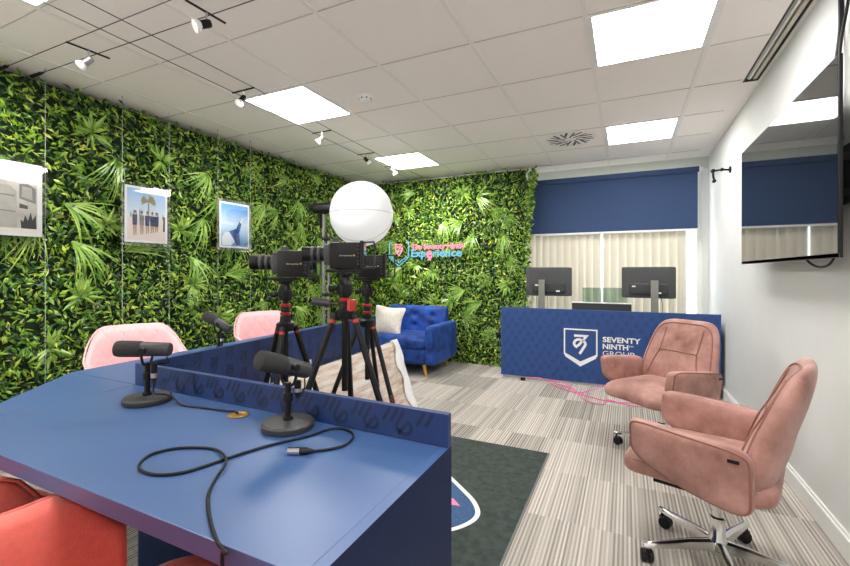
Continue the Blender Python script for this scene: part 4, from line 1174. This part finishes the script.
cam_((-1.345,1.42,1.148), fa+.02, 'studio camera furthest left, its lens pointing towards the pictures', .83, .035)
tripod((-1.235,1.90,0), math.atan2(-F_.y,-F_.x)+.87, .905, 1.142, .38, 'black tripod on the right of the group, in front of the cream cushion')
cam_((-1.235,1.90,1.142), fa-.05, 'studio camera on the right, half hidden behind the nearest camera', .84, .02)

# ------------------------------------------------------------------ lantern light on a stand
LX, LYY = -2.70, 3.37
t = thing('lantern_light', 'large white globe lantern light on a grey stand behind the cameras', 'studio light', (LX,LYY,0))
bm = B(); cyl(bm, (0,0,.25),(0,0,1.78),.016,n=14); cyl(bm,(.045,.02,.10),(.045,.02,1.55),.011,n=12); obj('stand_pole', bm, M['stand'], t, smooth=True)
bm = B(); cyl(bm, (-.01,-.005,1.50),(.055,.025,1.50),.022,n=12); cyl(bm, (-.01,-.005,.95),(.055,.025,.95),.020,n=12); obj('pole_clamp', bm, M['black'], t, smooth=True)
for k in range(3):
    a = 2*PI*k/3+.3; bm = B(); tube(bm, [(0,0,.45),(math.cos(a)*.22,math.sin(a)*.22,.20),(math.cos(a)*.36,math.sin(a)*.36,.010)], .010, 10); obj('leg', bm, M['steel'], t, smooth=True)
hd = Vector((.34,.16,0)).normalized()
bm = B()
c = Vector((0,0,1.80)); pts = []
lathe(bm, [(0,-.10),(.05,-.10),(.055,-.085),(.055,.06),(.075,.065),(.075,.085),(0,.085)], 24, c, hd)
cyl(bm, (0,0,1.74), (0,0,1.80), .03, n=12); obj('lamp_head', bm, M['black'], t, smooth=True)
bm = B(); box(bm, -.035,.0,-.02,.02,1.60,1.80,.005); obj('yoke', bm, M['black'], t)
bm = B(); box(bm, -.16,-.05,-.03,.03,1.78,1.845,.006); obj('control_box', bm, M['black'], t)
gc_ = c+hd*.375+Vector((0,0,-.055)); bm = B()
N1, N2 = 28, 48
rws = []
for i in range(N1+1):
    th = PI*i/N1; r = []
    for j in range(N2):
        ph = 2*PI*j/N2; rr = .318*(1+.008*abs(math.cos(ph*6)))*(1 if i>2 else .985)
        a_, b_ = frame_at(hd)
        r.append(gc_-hd*.318*math.cos(th)*.97+(a_*math.cos(ph)+b_*math.sin(ph))*rr*math.sin(th))
    rws.append(r)
vv = [[bm.verts.new(p) for p in (r if 0<i<N1 else r[:1])] for i, r in enumerate(rws)]
for A_, B_ in zip(vv, vv[1:]):
    for j in range(N2):
        k = (j+1)%N2
        if len(A_)==1: bm.faces.new((A_[0],B_[j],B_[k]))
        elif len(B_)==1: bm.faces.new((A_[j],A_[k],B_[0]))
        else: bm.faces.new((A_[j],A_[k],B_[k],B_[j]))
obj('globe_diffuser', bm, M['lantern'], t, smooth='all', label='white fabric globe')
for j in range(0, N2, 8):
    bm = B(); a_, b_ = frame_at(hd); ph = 2*PI*j/N2
    tube(bm, [gc_-hd*.3185*.97*math.cos(PI*i/20)+(a_*math.cos(ph)+b_*math.sin(ph))*.3220*math.sin(PI*i/20) for i in range(1,20)], .0035, 6); obj('rib_seam', bm, M['tline'], t, smooth='all')

# ------------------------------------------------------------------ light from outside, camera
wd = D.worlds.new('World'); bpy.context.scene.world = wd; wd.use_nodes = True
bg = wd.node_tree.nodes['Background']; bg.inputs[0].default_value = (.93,.97,1,1); bg.inputs[1].default_value = 3.5

cd = D.cameras.new('camera'); cam = D.objects.new('camera', cd); C.objects.link(cam)
cam.location = (0,0,1.17); cam.rotation_euler = (rad(90),0,.4416)
cd.sensor_width = 36; cd.lens = 425.8/850*36; cd.shift_y = -(283-272.2)/850; cd.clip_start = .02
sc = bpy.context.scene; sc.camera = cam
vs = sc.view_settings; vs.view_transform = 'Standard'; vs.look = 'None'; vs.exposure = 1.5; vs.gamma = 1; vs.use_curve_mapping = False
sc.cycles.max_bounces = 10; sc.cycles.diffuse_bounces = 6; sc.cycles.transparent_max_bounces = 16
